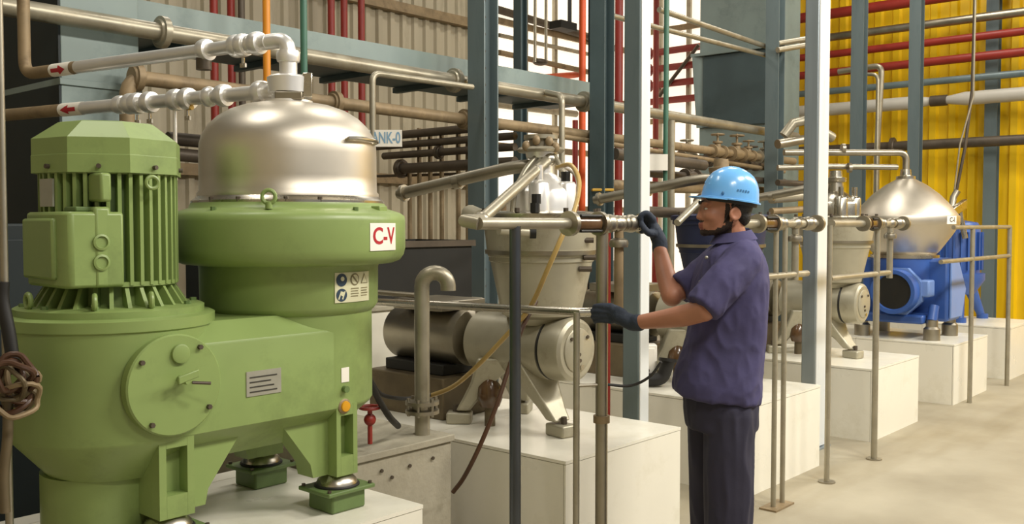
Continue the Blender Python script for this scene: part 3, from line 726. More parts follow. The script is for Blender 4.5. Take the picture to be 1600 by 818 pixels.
# ================================================================== columns
def boxcol(X, Y, wx, wy, z1, label, m):
    t = thing('steel_column', label, 'column', (X, Y, 0), 'steel columns of the pipe rack')
    MB().box(X - wx / 2, X + wx / 2, Y - wy / 2, Y + wy / 2, .012, z1).build('hollow_section', m, t, bevel=.008)
    MB().box(X - wx * .8, X + wx * .8, Y - wy * .8, Y + wy * .8, 0, .012).build('base_plate', m, t, smooth=False)
    MB().box(X - wx / 2 + .006, X + wx / 2, Y - wy / 2 - .008, Y - wy / 2 - .0005, .02, z1).build('lit_face_plate', 'lit_face', t, smooth=False)  # pale plate paints the light on the aisle-side face
    for sx in (-1, 1):
        for sy in (-1, 1): MB().cyl((X + sx * wx * .66, Y + sy * wy * .66, .012), (X + sx * wx * .66, Y + sy * wy * .66, .03), .008, n=6).build('bolt', 'dark_pipe', t)
    return t
def ibeam(X, Y, w_, dp, z1, label, m, tf=.012, holes=False, z0=0, plate=True):
    t = thing('steel_column', label, 'column', (X, Y, z0), 'steel columns of the pipe rack')
    MB().box(X - w_ / 2, X - w_ / 2 + tf, Y - dp / 2, Y + dp / 2, z0 + .012, z1).build('flange', m, t, smooth=False)
    MB().box(X + w_ / 2 - tf, X + w_ / 2, Y - dp / 2, Y + dp / 2, z0 + .012, z1).build('flange', m, t, smooth=False)
    MB().box(X - w_ / 2 + tf, X + w_ / 2 - tf, Y - tf / 2, Y + tf / 2, z0 + .012, z1).build('web', m, t, smooth=False)
    if plate:
        b_ = MB().box(X - w_ * .8, X + w_ * .8, Y - dp * .8, Y + dp * .8, z0, z0 + .012).build('base_plate', m, t, smooth=False)
    if holes:
        z = .5
        while z < z1 - .3:
            p = V((X + w_ * .05, Y - tf / 2, z)); MB().cyl(p, p + V((0, -.004, 0)), .012, n=10).build('rivet', 'dark_pipe', t); z += .12
    return t
CT = 5.2
p = pxY(755, 300, 4.72); ibeam(p.x, 4.72, .15, .16, CT, 'riveted blue-grey column behind the weathered separator', 'beam_blue', holes=True)
p = pxY(940, 300, 4.72); ibeam(p.x, 4.72, .14, .15, CT, 'dark grey double-web column with a yellow tie, left of the flat blue column', 'teal_dark'); KX = p.x
MB().torus((p.x, 4.72, pxY(940, 296, 4.65).z), (0, 0, 1), .115, .012, 4, 6).build('tie', 'amber_ink', bpy.data.objects['steel_column.001'])
p = pxY(1209, 300, 4.72); ibeam(p.x, 4.72, .15, .15, CT, 'grey column rising behind the worker\'s hard hat', 'beam_blue')
boxcol(4.52, 3.05, .09, .11, CT, 'flat blue-grey column with a bright edge beside the worker\'s raised hand', 'beam_blue')
boxcol(6.33, 2.80, .16, .10, CT, 'bright galvanised column in front, right of the worker', 'galv')
p = pxY(813, 200, 6.4); ibeam(p.x, 6.4, .10, .10, CT, 'thin dark column in front of the daylight sheets', 'teal_dark')
p = pxX(1341, 200, 11.6); ibeam(p.x, p.y, .14, .15, CT, 'grey-blue column before the yellow wall, behind the cone hood', 'beam_blue')
p = pxX(1430, 200, 11.6); ibeam(p.x, p.y, .13, .13, CT, 'slim grey-blue column before the yellow wall, right of the cone hood neck', 'beam_blue')
p = pxX(1550, 200, 13.3); ibeam(p.x, p.y, .14, .15, CT, 'grey column against the yellow wall at right edge', 'beam_blue')

# ================================================================== valve manifolds along the aisle, pipe axis height 1.55
MY = 2.35; MZ = 1.55
def mX(u): return pxY(u, 349, MY).x
def disc(parent, x, r, w_, name, m='dull_steel'):
    return MB().lathe([(0, 0), (r, 0), (r, w_), (0, w_)], (x - w_ / 2, MY, MZ), (1, 0, 0), 24).build(name, m, parent)
def manifold(label, u0, u1, sight, tees, drops, flanges, posts, lower=None, foot=None):
    t = thing('valve_manifold', label, 'pipe', (mX((u0 + u1) / 2), MY, 0), 'valve manifolds along the aisle')
    MB().tube([(mX(u0), MY, MZ), (mX(u1), MY, MZ)], .022, 16).build('header_pipe', 'pale_pipe', t)
    for u in flanges:
        f = disc(t, mX(u), .05, .022, 'flange')
        MB().lathe([(0, 0), (.034, 0), (.03, .05), (0, .05)], (mX(u) + .01, MY, MZ), (1, 0, 0), 20).build('hub', 'dull_steel', f)
    for (a, b_) in sight:
        x0, x1 = mX(a), mX(b_)
        s = MB().cyl((x0, MY, MZ), (x1, MY, MZ), .034, n=24).build('sight_glass', 'amber_glass', t)
        for k in range(4):
            an = PI / 4 + k * PI / 2; d = V((0, math.cos(an), math.sin(an))) * .043
            MB().cyl(V((x0, MY, MZ)) + d, V((x1, MY, MZ)) + d, .006, n=8).build('tie_rod', 'black', s)
    for u in tees:
        MB().lathe([(0, -.06), (.03, -.06), (.036, -.05), (.03, -.04), (.03, .04), (.036, .05), (.03, .06), (0, .06)], (mX(u), MY, MZ), (1, 0, 0), 20).build('tee', 'dull_steel', t)
        MB().ell((mX(u), MY, MZ), .04).build('valve_ball', 'dull_steel', t)
    for (u, v, m) in drops:
        x = mX(u); z = pxY(u, v, MY).z
        d = MB().tube([(x, MY, MZ), (x, MY, z)], .02, 14).build('drop_pipe', m, t)
        MB().lathe([(.02, -.10), (.038, -.10), (.042, -.085), (.038, -.07), (.02, -.06)], (x, MY, MZ), n=20).build('union', 'dull_steel', d)
        MB().ell((x, MY, MZ), .04, .035, .035).build('valve_ball', 'dull_steel', d)
    for (u, z0, m, r) in posts:
        x = mX(u); po = MB().tube([(x, MY, z0), (x, MY, MZ - .01)], r, 14).build('post', m, t)
        MB().lathe([(0, z0), (.05, z0), (.05, z0 + .008), (0, z0 + .008)], (x, MY, 0), n=20).build('foot_plate', 'dull_steel', po)
        if z0 == 0 and m == 'dull_steel':
            MB().cyl((x, MY, .72), (x, MY, .75), r * 1.35, n=14).build('collar', 'rusty', po)
    return t
m2 = manifold('valve manifold on a dark post that the worker grips, with brown sight glass', 748, 1003, [(898, 931)], [951, 985], [(967, 497, 'rusty')], [890, 936], [(805, 0, 'dark_steel', .022), (941, 0, 'dull_steel', .026)])
# handrail branch the worker rests his hand on
rz = pxY(930, 488, MY).z
x0 = mX(930)
k = MB().tube([(x0 + .06, MY, rz), (x0 - .02, MY + .05, rz), pxX(585, 471, x0 + .12)], .019, 14).build('branch_rail', 'steel', m2)
MB().tube([(x0 - .045, MY + .06, rz), (x0 - .045, MY + .06, .0)], .014, 12).build('post', 'pale_pipe', m2)
MB().tube([(x0 - .05, MY + .06, .88), (x0 + .04, MY, .88)], .008, 8).build('link', 'dull_steel', m2)
p = px(752, 343, 4.15)
MB().tube([(mX(748), MY, MZ), (mX(742), MY + .05, MZ + .01), p], .024, 14).build('elbow', 'pale_pipe', m2)
# cap handle at the far end of this manifold
disc(m2, mX(1003), .045, .02, 'end_flange')
m3 = manifold('valve manifold at the worker\'s back, carried on twin thin posts', 1152, 1280, [(1190, 1206)], [1216, 1262], [(1243, 437, 'pale_pipe')], [1184, 1208, 1276], [(1213, 0, 'pale_pipe', .014), (1227, 0, 'pale_pipe', .014)])
m4 = manifold('valve manifold in front of the cone hood, right of the bright column', 1300, 1413, [(1357, 1364)], [1373, 1402], [(1391, 434, 'pale_pipe')], [1349, 1367, 1411], [(1297, 0, 'pale_pipe', .016), (1371, 0, 'pale_pipe', .02)])
for mm, ua, ub, v in ((m3, 1180, 1262, 434), (m4, 1298, 1390, 435)):
    z = pxY(ua, v, MY).z
    MB().tube([(mX(ua), MY, z), (mX(ub), MY, z)], .018, 12).build('lower_rail', 'pale_pipe', mm)
p = V((mX(1220), MY, 0)); MB().box(p.x - .12, p.x + .10, MY - .05, MY + .05, 0, .01).build('floor_plate', 'rusty', m3)
# guard rail at the far right
t = thing('guard_rail', 'grey tubular guard rail before the yellow wall at right edge', 'railing', (10.2, 2.48, 0))
ra = pxY(1520, 355, 2.48); rb = pxY(1578, 355, 2.48)
for q, zb in ((ra, 0), (rb, 0)):
    MB().tube([(q.x, 2.48, zb), (q.x, 2.48, q.z)], .02, 12).build('post', 'pale_pipe', t)
for v in (355, 409):
    a_ = pxY(1490 if v < 400 else 1470, v, 2.48); b_ = pxY(1578, v, 2.48); MB().tube([a_, (b_.x, b_.y, a_.z)], .018, 12).build('rail', 'pale_pipe', t)

# ================================================================== ducts and pipe rack
def duct(x0, x1, y0, y1, z1, label, seams, m='teal', recess=None):
    t = thing('sheet_metal_duct', label, 'duct', ((x0 + x1) / 2, (y0 + y1) / 2, 0))
    zz = [0] + seams + [z1]
    for i, (a, b_) in enumerate(zip(zz, zz[1:])):
        MB().box(x0, x1, y0, y1, a, b_ - .004).build('casing', m, t, bevel=.004)
    for z in seams:
        MB().box(x0 - .012, x1 + .012, y0 - .012, y1 + .012, z - .02, z + .015).build('seam_flange', m, t, bevel=.003)
    return t
d1 = duct(2.19, 2.61, 5.0, 6.9, 5.2, 'tall blue-grey duct at the left, behind the green motor', [pxY(60, 122, 5.0).z])
d2 = duct(11.10, 11.92, 5.5, 6.5, 5.2, 'tall blue-grey duct in front of the yellow wall, above the worker\'s hat', [2.0])
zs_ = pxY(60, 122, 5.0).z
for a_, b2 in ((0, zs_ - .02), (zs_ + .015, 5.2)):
    MB().box(2.178, 2.189, 5.0, 6.9, a_, b2).build('side_shade_sheet', 'teal_shade', d1, smooth=False)  # dark sheets put the shade of this side into the colour
# open hood face on that duct
zt = pxX(1150, 80, 11.1).z; zb = pxX(1150, 196, 11.1).z
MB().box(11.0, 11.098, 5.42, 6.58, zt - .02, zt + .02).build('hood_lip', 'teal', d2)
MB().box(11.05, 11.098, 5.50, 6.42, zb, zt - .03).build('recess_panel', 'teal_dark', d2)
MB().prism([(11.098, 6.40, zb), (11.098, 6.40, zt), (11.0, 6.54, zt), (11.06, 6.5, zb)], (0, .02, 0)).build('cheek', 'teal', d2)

def pipe(name, label, pts, r, m, group=None, bend=0, n=14, flanges=(), cat='pipe', fm=None):
    b = MB().tube(pts, r, n, bend)
    if not flanges: return tag(b.build(name, m), label, cat, group)
    pts = [V(p) for p in pts]; t = thing(name, label, cat, (pts[0].x, pts[0].y, min(p.z for p in pts)), group)
    b.build('pipe_run', m, t)
    for (seg, f) in flanges:
        a, c = pts[seg], pts[seg + 1]; p = a.lerp(c, f); d = (c - a).normalized()
        MB().lathe([(0, -.03), (r * 1.35, -.03), (r * 1.5, -.02), (r * 1.85, -.018), (r * 1.85, .018), (r * 1.5, .02), (r * 1.35, .03), (0, .03)], p, d, 20).build('flange', fm or m, t)
    return t
def lx(u, v, Y): p = pxY(u, v, Y); return p
# main header with channel tray
HY = 4.92; z = pxY(720, 128, HY).z
pipe('header_pipe', 'pale overhead header pipe along the front of the blue-grey tray', [(1.2, HY, z + .02), (10.6, HY, z - .02)], .047, 'pale_pipe', flanges=[(0, .16), (0, .40), (0, .565)])
t = thing('cable_tray', 'long blue-grey tray beam running across behind the hood', 'beam', (4.6, 5.3, z))
xe = pxY(935, 150, 5.05).x
MB().box(2.63, xe, 5.05, 5.065, z + .02, z + .20).build('side_channel', 'teal', t)
MB().box(2.63, xe, 5.60, 5.615, z + .02, z + .20).build('side_channel', 'teal', t)
MB().box(2.63, xe, 5.065, 5.6, z + .02, z + .035).build('tray_floor', 'teal_dark', t)
for k in range(6):
    x = 2.9 + k * .7; MB().box(x, x + .05, 5.03, 5.63, z - .02, z + .019).build('cross_bar', 'teal_dark', t)
# second run with drop at left
z2 = 2.32; xl = pxY(192, 120, 4.9).x
pipe('rack_pipe', 'rusty pipe bending down behind the green motor', [(xl, 4.86, .0), (xl, 4.86, z2), (5.2, 4.86, z2 - .02), (10.4, 4.86, z2 - .06)], .04, 'rusty', bend=.12, flanges=[(1, .02), (1, .5), (1, .93)])
pz = pxY(700, 128, 4.65).z
xs = pxY(577, 115, 4.65).x
pipe('looped_pipe', 'thin pale pipe turning down beside the tank sign', [(xs, 4.62, 1.3), (xs, 4.62, pxY(577, 113, 4.62).z), (pxY(738, 136, 4.62).x, 4.62, pxY(738, 136, 4.62).z)], .02, 'pale_pipe', bend=.06)
pipe('riser_pipe', 'pale pipe hooking up to the header above the weathered separator', [(pxY(878, 240, 4.6).x, 4.6, 0), (pxY(878, 150, 4.6).x, 4.6, pxY(878, 150, 4.6).z), (pxY(895, 146, 4.6).x, 4.86, pxY(895, 140, 4.6).z)], .024, 'pale_pipe', bend=.06)
zz = lambda u, v, Y: pxY(u, v, Y).z
RACK = {}
for i, (u0, v0, u1, v1, Y, r, m, lab) in ((k_, v_) for k_, v_ in enumerate((
    (860, 210, 1225, 268, 4.84, .022, 'rusty', 'thin rusty pipe second below the header at mid picture'),
    (1000, 270, 1225, 284, 4.84, .035, 'dark_pipe', 'dark pipe just above the worker\'s hat'),
    (1030, 15, 1218, 80, 4.84, .026, 'pale_pipe', 'upper of two slanting pale pipes at the top, left of the grey duct'),
    (930, 18, 1218, 92, 4.84, .024, 'pale_pipe', 'lower of two slanting pale pipes at the top, left of the grey duct'),
    (930, 288, 1225, 300, 4.90, .05, 'rusty', 'thick brown pipe at the level of the hat brim'),
    ))):
    a = pxY(u0, v0, Y); b_ = pxY(u1, v1, Y); RACK[i] = (a, b_)
    pipe('rack_pipe', lab, [a, b_], r, m, 'pipes of the rack', flanges=[(0, .6)] if i == 1 else ())
a = pxY(1000, 238, 5.56); z_ = pxY(1110, 250, 5.56).z; RACK[7] = (V((a.x, 5.56, z_)), V((11.1, 5.56, z_))); RACK[0] = (V((5.2, 4.86, z2 - .02)), V((10.4, 4.86, z2 - .06)))
pipe('rack_pipe', 'dark pipe running into the duct, half hidden behind the rusty valves', list(RACK[7]), .045, 'dark_pipe', 'pipes of the rack', flanges=[(0, .5)])
# dark pipes running back to the wall
for i, (v0, v1, ue, r) in enumerate(((214, 198, 556, .04), (228, 215, 575, .035), (244, 229, 600, .035), (262, 255, 622, .05))):
    X = 6.4
    a = pxX(ue, v0, X); b_ = pxX(745 + 60, v1, X); b_.z = a.z = (a.z + b_.z) / 2
    pipe('dark_stub_pipe', ['topmost', 'second', 'third', 'lowest and thickest'][i] + ' of the four dark pipes left of the riveted column', [a, b_], r, 'dark_pipe', 'dark pipes left of the riveted column', flanges=[(0, .45)] if i == 2 else [(0, .03)] if i == 3 else ())
for i, (u, v0) in enumerate(((655, 270), (672, 268), (690, 272), (716, 265), (731, 270), (640, 300))):
    p = pxX(u, (200, 205, 210, 198, 215, 258)[i], 6.47)
    pipe('rack_post', 'thin brown post below the dark stub pipes', [(p.x, p.y, 0), p], .022, 'rusty', 'thin posts below the dark stub pipes', n=8, cat='post')
t = pipe('rack_rail', 'thin rail tying the posts below the dark pipes', [pxX(590, 275, 6.52), pxX(740, 271, 6.52)], .014, 'dark_pipe')
# vertical coloured pipes
def vpipe(u, Y, r, m, label, group, name='vertical_pipe', z1=5.4, z0=0):
    p = pxY(u, 100, Y); return pipe(name, label, [(p.x, Y, z0), (p.x, Y, z1)], r, m, group, n=12)
for u, lab in ((335, 'dark red vertical pipe behind the upper steel pipe, leftmost'), (362, 'dark red vertical pipe behind the upper steel pipe, next to the orange one'),
               (518, 'left of three dark red vertical pipes right of the green one'), (538, 'middle of three dark red vertical pipes right of the green one'), (565, 'right of three dark red vertical pipes, beside the tank sign')):
    vpipe(u, 8.6, .04, 'red_pipe', lab, 'dark red vertical pipes on the cream wall')
vpipe(417, 4.62, .021, 'amber_pipe', 'orange-yellow vertical pipe behind the steel elbow', None)
vpipe(475, 4.55, .02, 'green_pipe', 'dark green vertical pipe behind the hood neck', None)
vpipe(378, 8.5, .035, 'dark_pipe', 'dark vertical pipe between the red and the orange pipe', None)
vpipe(910, 6.2, .036, 'orange_pipe', 'bright orange-red vertical pipe left of the dark column', None)
vpipe(923, 6.5, .03, 'black', 'black vertical pipe touching the dark column', None)
vpipe(899, 8.3, .04, 'red_pipe', 'red vertical pipe low behind the orange one', None, z1=3.0)
vpipe(967, 6.8, .05, 'red_pipe', 'thick dark red vertical pipe between two columns', None)
vpipe(954, 7.6, .04, 'red_pipe', 'dark red vertical pipe touching the dark column\'s right edge', None)
vpipe(1041, 4.3, .022, 'green_pipe', 'thin green vertical pipe left of the duct', None)
vpipe(1050, 4.1, .028, 'pale_pipe', 'short pale vertical pipe above the worker\'s raised glove', None, z1=pxY(1050, 188, 4.1).z)
vpipe(1025, 8.2, .045, 'red_pipe', 'red vertical pipe before the end daylight sheets', None)
p = pxY(982, 380, 4.3); 
pipe('red_riser', 'short bright red pipe below the manifold by the worker\'s raised hand', [(pxY(950, 380, 3.2).x, 3.2, 0), (pxY(950, 360, 3.2).x, 3.2, 1.52)], .017, 'red_pipe')
# red girts with flanges before the end wall
for i, v in enumerate((80, 106, 131, 157)):
    a = pxX(985, v + 3, 13.34); b_ = pxX(1094, v - 3, 13.34); z_ = pxX(1040, v, 13.34).z
    pipe('red_pipe_run', ['topmost', 'second', 'third', 'lowest'][i] + ' of the red pipes left of the duct', [(13.34, a.y, z_), (13.34, b_.y, z_)], .055, 'red_pipe', 'horizontal red pipes left of the duct', flanges=[(0, .28)] if i < 3 else ())
a = pxX(1000, 140, 13.25); pipe('brace', 'dark diagonal brace across the red pipes', [pxX(1030, 150, 13.25), pxX(1092, 70, 13.25)], .03, 'dark_pipe', cat='brace')
a = pxY(845, 117, 8.9); pipe('red_girt', 'bright red beam behind the tray in front of the daylight sheets', [pxY(826, 123, 9.0), pxX(960, 112, 13.3)], .05, 'orange_pipe')
# beams and hanging lamp box seen against the daylight sheets
for i, (u0, v0, u1, v1, Y, r, m) in enumerate(((775, 14, 935, 62, 9.08, .055, 'dark_pipe'), (780, 82, 935, 116, 9.08, .04, 'rusty'), (780, 55, 935, 88, 9.08, .03, 'pale_pipe'), (775, 163, 900, 178, 9.08, .05, 'pale_pipe'))):
    pipe('truss_bar', ['dark slanting truss bar with the black box, before the daylight sheets', 'rusty truss bar carrying the small hanging fitting', 'pale truss bar high before the daylight sheets', 'lowest pale bar before the daylight sheets'][i], [pxY(u0, v0, Y), pxY(u1, v1, Y)], r, m, 'truss bars before the daylight sheets', cat='beam')
t = thing('black_lamp_box', 'black hanging box at the top, left of the orange pipe', 'lamp', pxY(878, 45, 8.0))
MB().obox(pxY(880, 41, 8.0), (.17, 0, 0), (0, .1, 0), (0, 0, .05)).build('housing', 'black', t); MB().tube([pxY(890, 40, 8.0), V((pxY(890, 40, 8.0).x, 8.0, RZ))], .035, 4).build('bracket', 'black', t)
t = thing('hanging_fitting', 'small dark fitting hanging from thin rods', 'fitting', pxY(844, 97, 8.7))
MB().ell(pxY(844, 97, 8.7), .12, .1, .05).build('body', 'dark_pipe', t)
for u in (836, 853): MB().tube([pxY(u, 97, 8.7), V((pxY(u, 97, 8.7).x, 8.7, RZ))], .022, 8).build('rod', 'pale_pipe', t)
# pipes along the yellow wall
for i, (v, r, m, lab) in enumerate(((21, .055, 'dull_steel', 'grey pipe second from the top on the yellow wall'), (51, .05, 'red_pipe', 'upper red pipe on the yellow wall'), (83, .055, 'red_pipe', 'lower red pipe on the yellow wall'), (116, .045, 'beam_blue', 'grey-blue pipe below the red pipes on the yellow wall'), (219, .065, 'dark_pipe', 'dark lowest pipe on the yellow wall'), (0, .07, 'red_pipe', 'dark red topmost pipe on the yellow wall'))):
    p = pxX(1580, v, 12.95); z_ = p.z if v else 4.44
    pipe('wall_pipe', lab, [(12.95, 1.0, z_), (12.95, 6.9, z_)], r, m, 'pipes along the yellow wall', flanges=[(0, .62)] if v == 219 else ())
z_ = pxX(1580, 148, 12.95).z; ym = pxX(1467, 156, 12.95).y
t = thing('insulated_pipe', 'thick white insulated pipe with a dark joint on the yellow wall', 'pipe', (12.95, 4, z_))
MB().tube([(12.95, 1.0, z_), (12.95, ym - .32, z_), (12.95, ym - .1, z_)], .08, 18, radii=[.085, .085, .05]).build('insulation', 'white_paint', t)
MB().tube([(12.95, 6.9, z_), (12.95, ym + .32, z_), (12.95, ym + .1, z_)], .08, 18, radii=[.085, .085, .05]).build('insulation', 'white_paint', t)
MB().cyl((12.95, ym - .1, z_), (12.95, ym + .1, z_), .07, n=16).build('joint', 'dark_pipe', t)
t = pipe('elbow_riser', 'pale pipe loop before the yellow wall left of the cone hood neck', [pxX(1310, 112, 11.9), pxX(1378, 102, 11.9), pxX(1370, 240, 11.9), V((11.9, pxX(1370, 240, 11.9).y, 0))], .035, 'pale_pipe', bend=.1)
t = pipe('elbow_riser', 'pale lower pipe loop beside the first, before the yellow wall', [pxX(1330, 116, 11.7), pxX(1372, 116, 11.7), V((11.7, pxX(1370, 300, 11.7).y, 0))], .022, 'pale_pipe', bend=.08)
pipe('hoist_chain', 'thin slack chain hanging before the yellow wall', [V((11.5, pxX(1524, 10, 11.5).y, RZ)), pxX(1523, 10, 11.5), pxX(1519, 140, 11.5), pxX(1508, 230, 11.5), pxX(1494, 300, 11.5)], .018, 'dark_pipe', n=8, cat='chain')
pipe('hoist_chain', 'thin pale chain left of the dark chain before the yellow wall', [V((11.4, pxX(1524, 10, 11.4).y, RZ)), pxX(1521, 150, 11.4), pxX(1500, 225, 11.4), pxX(1491, 300, 11.4)], .010, 'pale_pipe', n=8, cat='chain')
# valve clusters on the rack right of the worker's hat
def gate_valve(c, s, label, m='rusty', up=V((0, 0, 1))):
    t = thing('gate_valve', label, 'valve', c - V((0, 0, .05 * s)), 'gate valves in the rear pipework')
    MB().lathe([(0, -.13 * s), (.075 * s, -.13 * s), (.075 * s, -.105 * s), (.045 * s, -.10 * s), (.065 * s, 0), (.045 * s, .10 * s), (.075 * s, .105 * s), (.075 * s, .13 * s), (0, .13 * s)], c, (1, 0, 0), 18).build('body', m, t)
    MB().lathe([(0, 0), (.04 * s, 0), (.035 * s, .09 * s), (.055 * s, .095 * s), (.055 * s, .115 * s), (.012 * s, .12 * s), (.012 * s, .21 * s), (0, .21 * s)], c, up, 14).build('bonnet', m, t)
    wh = MB().torus(c + up * .19 * s, up, .07 * s, .009 * s, 20, 8).build('hand_wheel', m, t)
    for k in range(2):
        d = V((math.cos(k * PI / 2 + .4), math.sin(k * PI / 2 + .4), 0)) * .07 * s; MB().cyl(c + up * .19 * s - d, c + up * .19 * s + d, .006 * s, n=6).build('spoke', m, wh)
    return t
def onp(k, u):          # point on rack pipe k in pixel column u
    a, b_ = RACK[k]; d = b_ - a; q = (u - 800) / FPX; n_ = yaw_r - yaw_f * q; return a + d * (-n_.dot(a - CAM) / n_.dot(d))
for i, (k, u, s_, lab) in enumerate(((0, 1150, 1.0, 'rusty gate valve above the back of the hard hat, top one'), (7, 1172, 1.1, 'dark gate valve close above the rear of the hard hat'), (7, 1072, 1.0, 'pale gate valve between the green pipe and the hard hat'),
                                     (0, 1120, .9, 'rusty gate valve over the crown of the hard hat'), (1, 1078, .9, 'small dark gate valve left of the hard hat brim'), (0, 1192, .9, 'pale gate valve touching the rear grey column'), (0, 1168, .8, 'smallest rusty gate valve between the hat and the rear column'))):
    p_ = onp(k, u); gate_valve(p_, s_, lab, ('rusty', 'dark_pipe', 'pale_pipe')[i % 3])
pipe('curled_pipe', 'thick pipe curl beside the bright column before the yellow wall', [px(1225, 212, 9.4), px(1240, 192, 9.4), px(1258, 188, 9.4), px(1275, 200, 9.4), px(1300, 215, 9.5)], .05, 'pale_pipe', n=14)
for i, (u0, v0, u1, v1, d, r, m) in enumerate(((1215, 225, 1290, 212, 9.2, .045, 'dull_steel'), (1215, 285, 1268, 288, 8.9, .03, 'dark_pipe'), (1205, 310, 1265, 305, 8.4, .045, 'pale_pipe'), (1205, 330, 1265, 326, 8.4, .03, 'rusty'), (1215, 68, 1275, 58, 10.3, .03, 'pale_pipe'), (1215, 78, 1275, 68, 10.2, .03, 'pale_pipe'))):
    pipe('cross_pipe', ['fat grey', 'dark', 'upper pale', 'lower rusty', 'upper thin pale', 'lower thin pale'][i] + ' short pipe between the rear column and the bright column' + (', near the top' if i > 3 else ''), [px(u0, v0, d), px(u1, v1, d + .3)], r, m, 'short pipes left of the bright column')
# brown inclined pipes and clutter between the columns
for i, (u0, v0, u1, v1, d0, d1, r, m, lab) in enumerate(((1000, 330, 1100, 334, 6.0, 6.6, .035, 'dark_pipe', 'dark pipe behind the worker\'s raised glove'),
        (960, 240, 1100, 258, 8.0, 9.0, .05, 'dark_pipe', 'dark pipe under the white board'))):
    pipe('rear_pipe', lab, [px(u0, v0, d0), px(u1, v1, d1)], r, m, 'rear pipes behind the worker')

# signs
def board(u0, v0, u1, v1, d, label, txt, m_t, size):
    c = px((u0 + u1) / 2, (v0 + v1) / 2, d); wv = (px(u1, v0, d) - px(u0, v0, d)); hw = wv.length / 2; X = wv.normalized(); hh = (v1 - v0) / FPX * d / 2
    Nn = V((0, 0, 1)).cross(X) * -1
    t = thing('sign_board', label, 'sign', c - V((0, 0, hh)))
    if Nn.dot(yaw_f) > 0: Nn = -Nn
    MB().obox(c, X * hw, Nn * .006, V((0, 0, hh))).build('board', 'label_white', t, smooth=False)
    MB().obox(c - Nn * .03, X * .03, Nn * .025, V((0, 0, hh * .8))).build('bracket', 'dull_steel', t)
    if txt: text(txt, size, lambda x, y: c + X * (x * .62 + .02) + V((0, 0, y)) + Nn * .008, m_t, t)
    return t
board(560, 203, 628, 229, 6.0, 'white board with blue TANK lettering beside the steel hood', 'TANK-0', 'sign_blue', .098)
board(1004, 241, 1050, 266, pxY(1041, 250, 4.3).dot(yaw_f) - .055, 'plain white board between the blue column and the green pipe', None, 'clear_plastic', .055)

for i, v in enumerate((222, 246)):
    a = pxY(262, v - 6, 6.0); b_ = pxY(420, v + 8, 6.0)
    pipe('rear_header', ('upper', 'lower')[i] + ' dark pipe glimpsed between the green motor and the steel hood', [a, b_, V((b_.x, 6.0, 0))], .045, 'dark_pipe', 'dark pipes behind the green machine', bend=.1)
c = pxZ(1009, 600, PH); t = thing('junction_box', 'small white electrical box standing on the plinth left of the worker\'s hip', 'box', c)
MB().obox(c + V((0, 0, .13)), yaw_r * .065, yaw_f * .05, (0, 0, .13)).build('casing', 'label_white', t, bevel=.008)
MB().obox(c + V((.0, 0, .14)) - yaw_f * .054, yaw_r * .05, yaw_f * .005, (0, 0, .10)).build('lid', 'label_white', t, bevel=.003)
MB().cyl(c + V((0, 0, .10)) - yaw_f * .06, c + V((0, 0, .10)) - yaw_f * .075, .014, n=12).build('knob', 'dark_pipe', t)
c = pxZ(1030, 604, PH); t = thing('drain_elbow', 'black rubber drain elbow on the plinth beside the white electrical box', 'fitting', c)
MB().tube([c + V((0, 0, .045)) - yaw_r * .07, c + V((0, 0, .05)) + yaw_r * .02, c + V((0, 0, .17)) + yaw_r * .06], .042, 16, bend=.06).build('elbow', 'rubber', t)
MB().lathe([(0, 0), (.06, 0), (.06, .02), (0, .02)], c + V((0, 0, .16)) + yaw_r * .055, (.2, 0, 1), 20).build('collar', 'rubber', t)
# black trough on a white wall block behind the second machine
t = thing('low_wall_block', 'low white wall behind the gooseneck pipe', 'block', (3.9, 4.8, 0))
MB().box(2.75, 4.72, 4.45, 5.1, 0, 1.02).build('block', 'tile', t, bevel=.01); MB().box(2.73, 4.74, 4.43, 5.12, 1.02, 1.05).build('coping', 'concrete', t, bevel=.005)
t = thing('black_trough', 'black open trough on the low wall behind the green machine', 'trough', (3.8, 4.75, 1.05))
b = MB(); b.box(2.9, 4.70, 4.5, 4.53, 1.05, 1.44); b.box(2.9, 4.70, 5.02, 5.05, 1.05, 1.44); b.box(2.9, 2.93, 4.53, 5.02, 1.05, 1.44); b.box(4.67, 4.70, 4.53, 5.02, 1.05, 1.44); b.box(2.93, 4.67, 4.53, 5.02, 1.05, 1.08)
b.build('shell', 'black', t, smooth=False); MB().box(2.88, 4.72, 4.48, 4.50, 1.40, 1.44).build('rim', 'dark_pipe', t)

# gooseneck
gx, gy = 2.9, 3.12; g0 = pxZ(660, 678, .615); gx, gy = g0.x, g0.y
t = thing('gooseneck_pipe', 'dull steel gooseneck vent pipe standing on the concrete box', 'pipe', (gx, gy, .615))
pts = [(gx, gy, .615)]; R = .058
dirv = yaw_r; zt = 1.275
pts = [V((gx, gy, .615)), V((gx, gy, zt))] + [V((gx, gy, zt)) + dirv * (R - R * math.cos(a)) + V((0, 0, R * math.sin(a))) for a in [PI * i / 12 for i in range(1, 13)]] + [V((gx, gy, zt - .02)) + dirv * 2 * R]
MB().tube(pts, .034, 20).build('bent_pipe', 'pale_pipe', t)
f = MB().lathe([(0, .71), (.075, .71), (.075, .726), (.05, .73), (.05, .745), (.075, .75), (.075, .766), (0, .766)], (gx, gy, 0), n=28).build('flange', 'dull_steel', t)
ring_bolts(f, (gx, gy, .70), (0, 0, 1), .062, 6, .008, .08, 'dull_steel')
pipe('wall_rail', 'thin grey double rail behind the gooseneck', [px(585, 456, 5.3), px(660, 462, 5.2)], .015, 'dull_steel')

